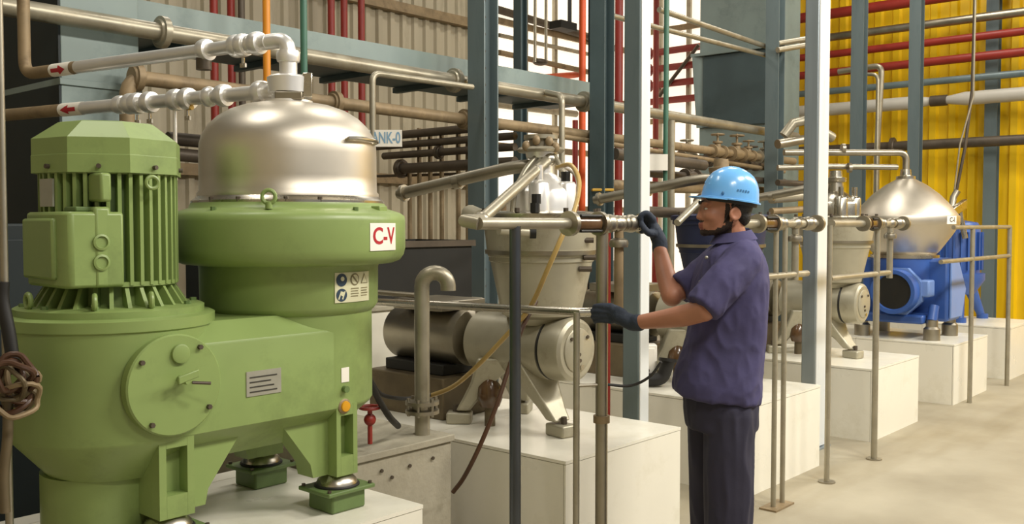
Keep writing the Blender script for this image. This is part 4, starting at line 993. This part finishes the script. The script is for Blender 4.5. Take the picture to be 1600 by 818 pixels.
# hoses and cables
def smooth(pts, k=8):
    P = [V(p) for p in pts]; P = [P[0] * 2 - P[1]] + P + [P[-1] * 2 - P[-2]]; out = []
    for i in range(1, len(P) - 2):
        for j in range(k):
            t = j / k; a, b_, c, d = P[i-1], P[i], P[i+1], P[i+2]
            out.append(.5 * (b_ * 2 + (c - a) * t + (a * 2 - b_ * 5 + c * 4 - d) * t * t + (b_ * 3 - a - c * 3 + d) * t ** 3))
    out.append(P[-2]); return out
def hose(name, label, pts, r, m, group=None, cat='hose'):
    return tag(MB().tube(smooth(pts), r, 10).build(name, m), label, cat, group)
hose('clear_hose', 'amber clear hose looping down in front of the weathered separator', [px(870, 262, 4.6), px(892, 258, 4.5), px(905, 285, 4.4), px(897, 330, 4.25), px(880, 365, 4.15), px(858, 415, 4.15), px(828, 480, 4.2), px(790, 525, 4.25), px(742, 575, 4.35), px(705, 605, 4.5), px(660, 622, 4.65)], .011, 'amber_hose')
hose('brown_hose', 'dark brown hose trailing from the rail down to the floor', [px(838, 470, 4.3), px(815, 515, 4.2), px(795, 575, 4.15), px(775, 635, 4.1), px(748, 700, 4.08), px(725, 745, 4.1), px(708, 768, 4.15)], .010, 'brown_hose')
hose('pale_hose', 'short pale inner hose beside the amber one at the separator head', [px(884, 262, 4.6), px(900, 275, 4.5), px(903, 300, 4.45), px(893, 335, 4.4), px(880, 350, 4.4)], .008, 'clear_plastic')
hose('black_cable', 'black cable curving from the green machine behind the gooseneck', [px(578, 590, 3.9), px(595, 615, 4.1), px(625, 622, 4.3), px(655, 620, 4.5), px(690, 612, 4.7)], .009, 'rubber', cat='cable')
hose('black_cable', 'thick black cable dropping onto the concrete box', [px(574, 585, 3.8), px(590, 620, 3.85), px(608, 650, 3.95), px(622, 665, 4.1)], .014, 'rubber', cat='cable')
hose('black_cable', 'thin black cable hanging above the plinth behind the worker', [px(945, 600, 5.3), px(985, 602, 5.3), px(1015, 588, 5.25), px(1033, 565, 5.2)], .008, 'rubber', cat='cable')
c = px(578, 655, 3.9); t = thing('red_valve', 'small red valve by the edge of the concrete box', 'valve', c - V((0, 0, .06)))
MB().ell(c, .025).build('body', 'red_pipe', t); MB().torus(c + V((0, 0, .05)), (0, 0, 1), .04, .007, 16, 8).build('hand_wheel', 'red_pipe', t); MB().cyl(c - V((0, 0, .1)), c + V((0, 0, .05)), .01, n=8).build('stem', 'red_pipe', t)
# coil of brown cable at the left edge
t = thing('cable_coil', 'tangled brown coil of rope and cable hanging at the left edge', 'coil', px(28, 650, 2.66))
for i in range(13):
    c = px(24 + random.uniform(-10, 14), 602 + random.uniform(-20, 24), 2.60 + i * .009)
    x_, y_, a_ = frame(V((random.uniform(-.5, .5) - .5, -1, random.uniform(-.5, .5)))); R1 = random.uniform(.026, .058); R2 = R1 * random.uniform(.8, 1.5); ph = random.uniform(0, 6)
    lp = [c + x_ * (R1 * (1 + .18 * math.sin(3 * q * PI / 12 + ph)) * math.cos(q * PI / 12)) + y_ * (R2 * (1 + .15 * math.cos(2 * q * PI / 12 + ph)) * math.sin(q * PI / 12)) + a_ * .014 * math.sin(2 * q * PI / 12 + ph) for q in range(25)]
    MB().tube(lp, random.uniform(.006, .0105), 8, caps=False).build('loop', ('brown_hose', 'grimy', 'rusty', 'brown_hose')[i % 4], t)
MB().tube(smooth([px(22, 575, 2.68), px(14, 520, 2.68), px(4, 470, 2.68), px(4, 440, 2.68)]), .018, 10).build('hanging_strand', 'rubber', t)
MB().tube(smooth([px(12, 620, 2.66), px(12, 680, 2.66), px(6, 740, 2.66), px(8, 800, 2.66)]), .014, 10).build('hanging_strand', 'grimy', t)
p = px(4, 300, 2.7); pipe('edge_pole', 'thin grey pole at the left edge of the picture', [(p.x, p.y, 0), (p.x, p.y, 3.4)], .011, 'dull_steel', cat='pole')
# dark cabinet at left, added in place of the shade behind the coil
t = thing('shade_backdrop', 'dark blue-black cabinet standing in for the shade behind the cable coil', 'backdrop', (1.2, 4.6, 0))
MB().box(.6, 2.1, 4.45, 4.75, 0, 1.55).build('backdrop_box', 'teal_shade', t, bevel=.01); MB().box(.65, 1.33, 4.43, 4.45, .1, 1.48).build('backdrop_panel', 'teal_shade', t, bevel=.004); MB().box(1.36, 2.05, 4.43, 4.45, .1, 1.48).build('backdrop_panel', 'teal_shade', t, bevel=.004)

# ================================================================== bright steel pipes of the green machine
neck = AX + V((0, 0, 2.05))
dirp = (px(0, 182, 4.42) - px(430, 142, 3.6)); dirp.z = 0; dirp.normalize()
t = thing('outlet_line', 'lower bright steel pipe with a red arrow, from the hood neck to the left', 'pipe', neck)
s0_ = px(430, 142, 3.6); e0_ = s0_ + dirp * 1.9
L_ = (e0_ - s0_).length
MB().tube([s0_, s0_ + dirp * 1.12], .027, 18).build('pipe_run', 'polished', t); MB().tube([s0_ + dirp * 1.12, e0_], .027, 18).build('painted_run', 'rusty', t)
def clampset(par, p, d, r, m='polished', wing=True, name='clamp'):
    c = MB().lathe([(r, -.022), (r * 1.5, -.02), (r * 1.62, -.008), (r * 1.62, .008), (r * 1.5, .02), (r, .022)], p, d, 24).build(name, m, par)
    if wing:
        q = p + V((0, 0, -r * 1.7)); MB().cyl(q, q + V((0, 0, -.03)), .006, n=8).build('wing_screw', 'steel', c)
        MB().obox(q + V((0, 0, -.03)), d * .014, d.cross(V((0, 0, 1))) * .004, (0, 0, .008)).build('wing_nut', 'steel', c)
    return c
def at_u(s, d, u):       # parameter along a level line where it crosses pixel column u
    k = (u - 800) / FPX; n = yaw_r - yaw_f * k; return -n.dot(s - CAM) / n.dot(d)
for u in (410, 352, 296, 278, 237, 218, 208, 192):
    clampset(t, s0_ + dirp * at_u(s0_, dirp, u), dirp, .027 if u > 200 else .024, wing=u in (296, 218, 237))
q = s0_ + dirp * at_u(s0_, dirp, 320) + V((0, 0, -.035)); MB().cyl(q - dirp * -.06, q + dirp * .09, .010, n=10).build('valve_lever', 'amber_ink', t)
q = s0_ + dirp * at_u(s0_, dirp, 330); MB().ell(q, .038, .038, .04).build('valve_ball', 'polished', t)
p = s0_ + dirp * at_u(s0_, dirp, 276); MB().tube([p, p - V((0, 0, .32))], .008, 10).build('drain_pipe', 'polished', t)
p = s0_ + dirp * at_u(s0_, dirp, 118)
def arrow_band(par, p, d, r, flip, ln=.07):
    MB().lathe([(r + .001, -ln), (r + .0015, -ln), (r + .0015, ln), (r + .001, ln)], p, d, 28).build('sticker_band', 'label_white', par)
    x, y, a = frame(d); tc = (CAM - p).normalized(); tc = (tc - d * tc.dot(d)).normalized(); up = d.cross(tc)
    if up.z < 0: up = -up
    rr = yaw_r if not flip else -yaw_r; sg = 1 if d.dot(rr) > 0 else -1; b = MB()
    def cv(x_, y_): th = y_ / r; return p + d * (x_ * sg) + (tc * math.cos(th) + up * math.sin(th)) * (r + .0028)
    ys = [-.020 + .04 * q / 10 for q in range(11)]
    for y0_, y1_ in zip(ys, ys[1:]):
        for yy_ in ((y0_, y1_),):
            f0, f1 = 1 - abs(y0_) / .02, 1 - abs(y1_) / .02
            b.add([cv(.0, y0_), cv(.0, y1_), cv(.05 * f1, y1_), cv(.05 * f0, y0_)], [(0, 1, 2, 3)])
        if abs(y0_) < .009 and abs(y1_) < .009: b.add([cv(-.05, y0_), cv(-.05, y1_), cv(.0, y1_), cv(.0, y0_)], [(0, 1, 2, 3)])
    b.build('arrow', 'red_ink', par, smooth=False)
arrow_band(t, p, dirp, .027, True)
# upper line
zu = px(440, 62, 3.6).z
s1_ = AX + V((0, 0, 0)); s1_.z = zu
s1_ = px(418, 62, 3.62); s1_.z = zu - .005
dpu = (px(45, 105, 4.38) - s1_); dpu.z = 0; dpu.normalize()
k = at_u(s1_, dpu, 44); corner = s1_ + dpu * k
t = thing('inlet_line', 'upper bright steel pipe with a red arrow and elbow into the hood neck', 'pipe', AX + V((0, 0, 2.09)))
kk = at_u(s1_, dpu, 126)
MB().tube([s1_, s1_ + dpu * kk], .027, 18).build('pipe_run', 'polished', t)
MB().tube([s1_ + dpu * kk, corner, V((corner.x, corner.y, 3.2))], .027, 18, bend=.07).build('painted_run', 'rusty', t)
el = [s1_ + dpu * .03, s1_ - dpu * .02]
topn = AX + V((0, 0, 2.095)); nA = V((AX.x, AX.y, zu))
MB().tube([s1_ + dpu * .03, nA, topn + V((0, 0, .03))], .029, 20, bend=.09).build('elbow', 'polished', t)
for u in (405, 383, 374, 325): clampset(t, s1_ + dpu * at_u(s1_, dpu, u), dpu, .027, wing=u in (383,))
q = s1_ + dpu * at_u(s1_, dpu, 394); MB().ell(q, .036).build('valve_ball', 'polished', t)
clampset(t, topn + V((0, 0, .075)), V((0, 0, 1)), .027, wing=False); MB().cyl(topn, topn + V((0, 0, .08)), .033, n=24).build('spigot', 'polished', t)
q = s1_ + dpu * at_u(s1_, dpu, 322); MB().cyl(q - V((0, 0, .03)), q - V((0, 0, .075)), .03, n=14).build('support_boss', 'dark_pipe', t)
arrow_band(t, s1_ + dpu * at_u(s1_, dpu, 104), dpu, .027, False)

# ================================================================== the worker
from mathutils import noise as mnoise
PD = 3.9; SPX = PD / FPX
def P(u, v, dd=0): return px(u, v, PD + dd)
F_, S_, Z_ = -yaw_r, yaw_f, V((0, 0, 1))
base = P(1128, 700, 0); base.z = 0
W = thing('person', 'worker in navy shirt and trousers with blue hard hat handling the valve manifold', 'person', base)
Hc = P(1130, 322, 0)
def hd(f, s, z): return Hc + F_ * f + S_ * s + Z_ * z
HA = (F_, S_, Z_)
def limb(b, pts, rad, n=16, k=5, end=True):
    P_ = smooth(pts, k) if len(pts) > 2 else [V(pts[0]).lerp(V(pts[1]), i / 6) for i in range(7)]
    m = len(P_); R_ = []
    for i in range(m):
        t = i / (m - 1) * (len(rad) - 1); j = min(int(t), len(rad) - 2); R_.append(rad[j] + (rad[j + 1] - rad[j]) * (t - j))
    b.tube(P_, 0, n, radii=R_); b.ell(P_[0], R_[0] * .99, n=n); 
    if end: b.ell(P_[-1], R_[-1] * .99, n=n)
# --- continuous body: head, neck, trunk, arms, legs
b = MB()
b.ell(hd(-.010, 0, .030), .098, .077, .105, HA, 28, 18)
b.ell(hd(.030, 0, -.035), .064, .064, .085, HA, 24, 14)
b.ell(hd(.058, 0, -.076), .036, .042, .040, HA)
b.ell(hd(.074, 0, -.105), .021, .024, .017, HA)
for s in (-1, 1):
    limb(b, [hd(.06, s * .018, -.104), hd(.02, s * .046, -.092), hd(-.022, s * .060, -.062)], [.016, .018, .020])
    b.ell(hd(.052, s * .040, -.038), .034, .026, .030, HA)
    b.ell(hd(.076, s * .030, .012), .018, .030, .011, HA)
    b.torus(hd(-.030, s * .081, -.032), S_ + F_ * .35 * -s, .021, .0075, 18, 8)
    b.ell(hd(-.030, s * .076, -.032), .017, .008, .027, HA); b.ell(hd(-.024, s * .077, -.056), .010, .007, .012, HA)
    b.ell(hd(.088, s * .011, -.050), .011, .009, .008, HA)
limb(b, [hd(.082, 0, .006), hd(.092, 0, -.026), hd(.099, 0, -.044)], [.010, .010, .0115])
b.ell(hd(.089, 0, -.071), .012, .024, .0075, HA); b.ell(hd(.088, 0, -.084), .011, .022, .008, HA)
limb(b, [hd(-.018, 0, -.05), P(1143, 366), P(1150, 395)], [.060, .058, .066])
b.ell(P(1146, 430), .085, .16, .14, HA); b.ell(P(1140, 520), .085, .14, .2, HA); b.ell(P(1130, 610), .09, .15, .12, HA)
limb(b, [P(1156, 412, -.14), P(1100, 484, -.22)], [.055, .046]); limb(b, [P(1100, 484, -.22), P(1062, 494, -.15), P(992, 504, -.02)], [.045, .043, .028])
limb(b, [P(1128, 414, .14), P(1092, 436, .175), P(1054, 459, .12)], [.045, .042, .042]); limb(b, [P(1050, 462, .11), P(1040, 428, .18), P(1030, 385, .26)], [.045, .042, .028])
for (u0, u1, dd) in ((1138, 1136, -.09), (1112, 1112, .09)):
    limb(b, [P(u0, 620, dd), P(u0, 770, dd), P(u1, 925, dd)], [.075, .058, .04])
body = b.build('body', 'skin', W, remesh=.0048, relax=5)
me = body.data; me.materials.append(MATS['beard']); me.materials.append(MATS['lip'])
off = V(body['_w'])
for pl_ in me.polygons:
    p = pl_.center + off - Hc; f, s, z = p.dot(F_), p.dot(S_), p.z
    if abs(s) < .1 and -.14 < z < .05:
        w_ = .006 * mnoise.noise(p * 60)
        lips = f > .072 and -.094 < z < -.066 and abs(s) < .024
        if lips: pl_.material_index = 2
        elif z > -.125 and f > -.022 and (z < -.094 + w_ + max(0, (.045 - f)) * .55) and f < .2: pl_.material_index = 1
        elif f > .075 and -.067 + w_ < z < -.057 and abs(s) < .028: pl_.material_index = 1
        elif -.012 < f < .006 and z < .02 and .05 < abs(s) < .0745: pl_.material_index = 1
for s in (-1, 1):
    e = MB().ell(hd(.074, s * .031, -.011), .010, .014, .0055, HA, 14, 8).build('eye', 'eye', W)
    MB().ell(hd(.0805, s * .031, -.011), .0045, .0055, .005, HA, 10, 6).build('iris', 'pupil', e)
    MB().tube(smooth([hd(.094, s * .012, .012), hd(.090, s * .030, .019), hd(.070, s * .050, .012)]), .0042, 8).build('eyebrow', 'hair', W)
b = MB(); b.ell(hd(-.036, 0, .014), .086, .0775, .090, HA, 24, 14); b.ell(hd(-.070, 0, -.040), .042, .062, .045, HA, 20, 12)
hb = b.build('hair', 'hair', W, remesh=.006, relax=3)
# --- hard hat
tl = math.radians(8); hF = F_ * math.cos(tl) + Z_ * math.sin(tl); hZ = Z_ * math.cos(tl) - F_ * math.sin(tl); hO = P(1140, 314)
def hat(f, s, z): return hO + hF * f + S_ * s + hZ * z
def hat_ring(z, k, grow=0, n=48):
    return [hat((.116 * k + grow) * math.cos(2 * PI * i / n), (.098 * k + grow) * math.sin(2 * PI * i / n), z) for i in range(n)]
zs = [(0, 1.0), (.02, .995), (.045, .97), (.07, .915), (.09, .835), (.108, .72), (.121, .57), (.131, .39), (.136, .2), (.1375, .04)]
hatm = MB().loft([hat_ring(0, .97, 0), hat_ring(0, 1.0, .009), hat_ring(.006, 1.0, .009), hat_ring(.008, 1.0, .001)] + [hat_ring(z, k) for z, k in zs[1:]]).build('hard_hat', 'helmet', W, angle=60)
n = 20; up_, dn_ = [], []
pk = MB()
for i in range(n + 1):
    a = -PI * .42 + PI * .84 * i / n; c_, s_ = math.cos(a), math.sin(a); ext = .042 * max(0, math.cos(a * 1.15)) ** .7
    up_.append((hat(.110 * c_, .093 * s_, .006), hat((.124 + ext) * c_, (.104 + ext * .6) * s_, .003 - ext * .12)))
vs = []
for a_, b_ in up_: vs += [a_, b_, b_ - hZ * .004, a_ - hZ * .004]
pk.add(vs, [[4 * i + j, 4 * i + (j + 1) % 4, 4 * i + 4 + (j + 1) % 4, 4 * i + 4 + j] for i in range(n) for j in range(4)] + [[0, 1, 2, 3], [4 * n + 3, 4 * n + 2, 4 * n + 1, 4 * n]])
pk.build('peak', 'helmet', hatm)
for so, w_ in ((0, .012), (.036, .007), (-.036, .007)):
    pts = []
    for i in range(15):
        a = math.radians(22 + 136 * i / 14); kk = math.sqrt(max(0, 1 - (so / .1) ** 2)); pts.append(hat(.1155 * kk * math.cos(a) * .99, so, .136 * kk * math.sin(a) ** .86 - .001))
    MB().tube(pts, w_ * .55, 10).build('ridge', 'helmet', hatm)
# side slot and faint print
MB().ell(hat(.05, -.088, .022), .006, .004, .009, (hF, S_, hZ), 10, 6).build('slot', 'helmet_ink', hatm)
def hat_print(x, y):
    f = -.028 - x; z = .042 + y; k = .972 - (z - .045) * 1.3; s = -math.sqrt(max(0, 1 - (f / (.116 * k)) ** 2)) * .098 * k - .0018; return hat(f, s, z)
for q in range(5):
    b = MB(); b.add([hat_print(-.026 + q * .011, -.004), hat_print(-.019 + q * .011, -.004), hat_print(-.019 + q * .011, .004 + .002 * (q % 2)), hat_print(-.026 + q * .011, .004)], [(0, 1, 2, 3)]); b.build('print_mark', 'helmet_ink', hatm, smooth=False)
MB().tube(smooth([hat(-.01, -.094, .0), hd(-.004, -.074, -.03), hd(.014, -.060, -.075), hd(.045, -.036, -.112)]), .0024, 8).build('chin_strap', 'rubber', hatm)
MB().loft([hat_ring(-.012, .93), hat_ring(-.012, .955), hat_ring(.004, .965), hat_ring(.004, .94)]).build('inner_band', 'rubber', hatm)
# --- shirt
def sring(v, ul, ur, hw, dc=0, n=28, dv=0, e=2.4):
    c = P((ul + ur) / 2, v, dc); rx = (ur - ul) / 2 * SPX; out = []
    for i in range(n):
        a = 2 * PI * i / n; ca, sa = math.cos(a), math.sin(a)
        x = rx * math.copysign(abs(ca) ** (2 / e), ca); y = hw * math.copysign(abs(sa) ** (2 / e), sa)
        out.append(c + yaw_r * x + S_ * y - Z_ * (dv * SPX * ca))
    return out
b = MB()
b.loft([sring(371, 1122, 1170, .064, dv=-9), sring(383, 1111, 1178, .118, dv=-5), sring(398, 1101, 1188, .165), sring(415, 1094, 1194, .19), sring(440, 1086, 1196, .195), sring(475, 1080, 1195, .185), sring(510, 1078, 1193, .175),
        sring(545, 1070, 1191, .172), sring(575, 1058, 1189, .178), sring(600, 1052, 1186, .185, dv=4), sring(619, 1053, 1183, .187, dv=9)])
limb(b, [P(1160, 409, -.13), P(1132, 442, -.19), P(1098, 482, -.222)], [.082, .076, .070], end=False)
limb(b, [P(1126, 409, .13), P(1095, 432, .16), P(1062, 452, .13)], [.080, .072, .064], end=False)
sh = b.build('shirt', 'shirt', W, remesh=.0075, relax=4)
off = V(sh['_w'])
def crease(o, amp, sc, st=(1, 1, 1)):
    me = o.data; w0 = V(o['_w'])
    nrm = [v.normal.copy() for v in me.vertices]
    for v, nv in zip(me.vertices, nrm):
        p = v.co + w0; q = V((p.x * st[0], p.y * st[1], p.z * st[2])) * sc
        n1 = mnoise.noise(q); n2 = 1 - abs(mnoise.noise(q * 1.9 + V((3, 1, 7)))) * 2
        v.co += nv * amp * (n1 * .8 + n2 * .6)
crease(sh, .009, 10, (1, 1, .6))
MB().loft([[P(1146, 368) + (yaw_r * math.cos(a) * .070 + S_ * math.sin(a) * .070) + Z_ * (.010 * math.cos(a) + (.016 if k == 0 else -.022)) + (yaw_r * math.cos(a) + S_ * math.sin(a)) * (.0 if k == 0 else .026) for a in [2 * PI * i / 28 for i in range(28)]] for k in (0, 1)], caps=False).build('collar', 'shirt', W)
for (u, v, dd) in ((1104, 402, -.10), (1094, 440, -.08)):
    p = P(u, v, dd); MB().ell(p, .007, n=10, m=6).build('button', 'plate_grey', W)
pk_ = P(1178, 428, -.2)
# --- trousers
b = MB()
b.loft([sring(600, 1070, 1180, .165), sring(640, 1071, 1180, .168), sring(665, 1074, 1180, .16)])
limb(b, [P(1139, 645, -.082), P(1139, 770, -.085), P(1136, 880, -.085), P(1135, 936, -.085)], [.100, .094, .085, .080])
limb(b, [P(1111, 645, .082), P(1111, 770, .085), P(1112, 880, .09), P(1113, 936, .09)], [.095, .085, .080, .076])
tr = b.build('trousers', 'trousers', W, remesh=.008, relax=4); crease(tr, .010, 8, (1, 1, .35))
for dd, u in ((-.085, 1130), (.09, 1107)):
    b = MB(); c = P(u, 940, dd); c.z = 0
    b.ell(c + F_ * .07 + Z_ * .035, .11, .045, .045, HA); b.ell(c - F_ * .05 + Z_ * .045, .06, .04, .055, HA); b.ell(c + Z_ * .07 - F_ * .02, .05, .04, .06, HA); b.box(c.x - .01, c.x + .01, c.y - .01, c.y + .01, .0, .05)
    so = b.build('shoe', 'shoe', W, remesh=.006, relax=3)
    dz = min((v.co.z for v in so.data.vertices)) + so['_w'][2]
    for v in so.data.vertices: v.co.z = max(v.co.z, -so['_w'][2] + .002)
# --- gloved hands, five fingers each
def glove(wr, palm, pr, fingers, thumb, cuff):
    b = MB(); limb(b, [cuff, wr, palm], [.035, .034, .030])
    kn = sum((V(f[0]) for f in fingers), V((0, 0, 0))) / 4; ax = (kn - wr).normalized(); sp = (V(fingers[3][0]) - V(fingers[0][0])); sp = (sp - ax * sp.dot(ax)).normalized(); nn = ax.cross(sp)
    b.ell(palm, pr[0], pr[1], pr[2], (ax, sp, nn), 20, 12)
    for f in fingers:
        limb(b, [palm.lerp(V(f[0]), .3), V(f[0])], [.020, .0165]); limb(b, f, [.0155, .0135, .0125, .0110], n=12)
    limb(b, thumb, [.020, .016, .014, .012], n=12)
    return b.build('glove', 'glove', W, remesh=.0040, relax=3)
fs = []
for k, (du, v) in enumerate(((1, 479), (-3, 486), (-2, 493), (2, 500))):
    fs.append([P(954 + du * .4, v, .025 + .006 * k), P(940 + du, v - 1, .035 + .006 * k), P(929 + du, v, .060 + .006 * k), P(930 + du, v + 3, .088 + .004 * k)])
glove(P(986, 503, -.008), P(967, 493, .012), (.046, .040, .024), fs, [P(974, 490, .03), P(962, 482, .06), P(950, 478, .085), P(942, 480, .105)], P(998, 504, -.03))
fs = []
for k, (du, dv) in enumerate(((3, -4), (0, 0), (0, 4), (3, 9))):
    dd = .215 + k * .022
    fs.append([P(1017 + du, 346 + dv, dd + .01), P(1008 + du, 337 + dv, dd), P(999 + du, 341 + dv, dd), P(999 + du, 352 + dv, dd + .005)])
glove(P(1030, 376, .26), P(1021, 357, .25), (.042, .040, .027), fs, [P(1021, 364, .225), P(1013, 363, .205), P(1007, 357, .20), P(1003, 350, .21)], P(1031, 388, .26))
W2 = W

bpy.data.scenes.remove(TMP)
# strip helper bookkeeping
for o in bpy.data.objects:
    if '_w' in o.keys(): del o['_w']
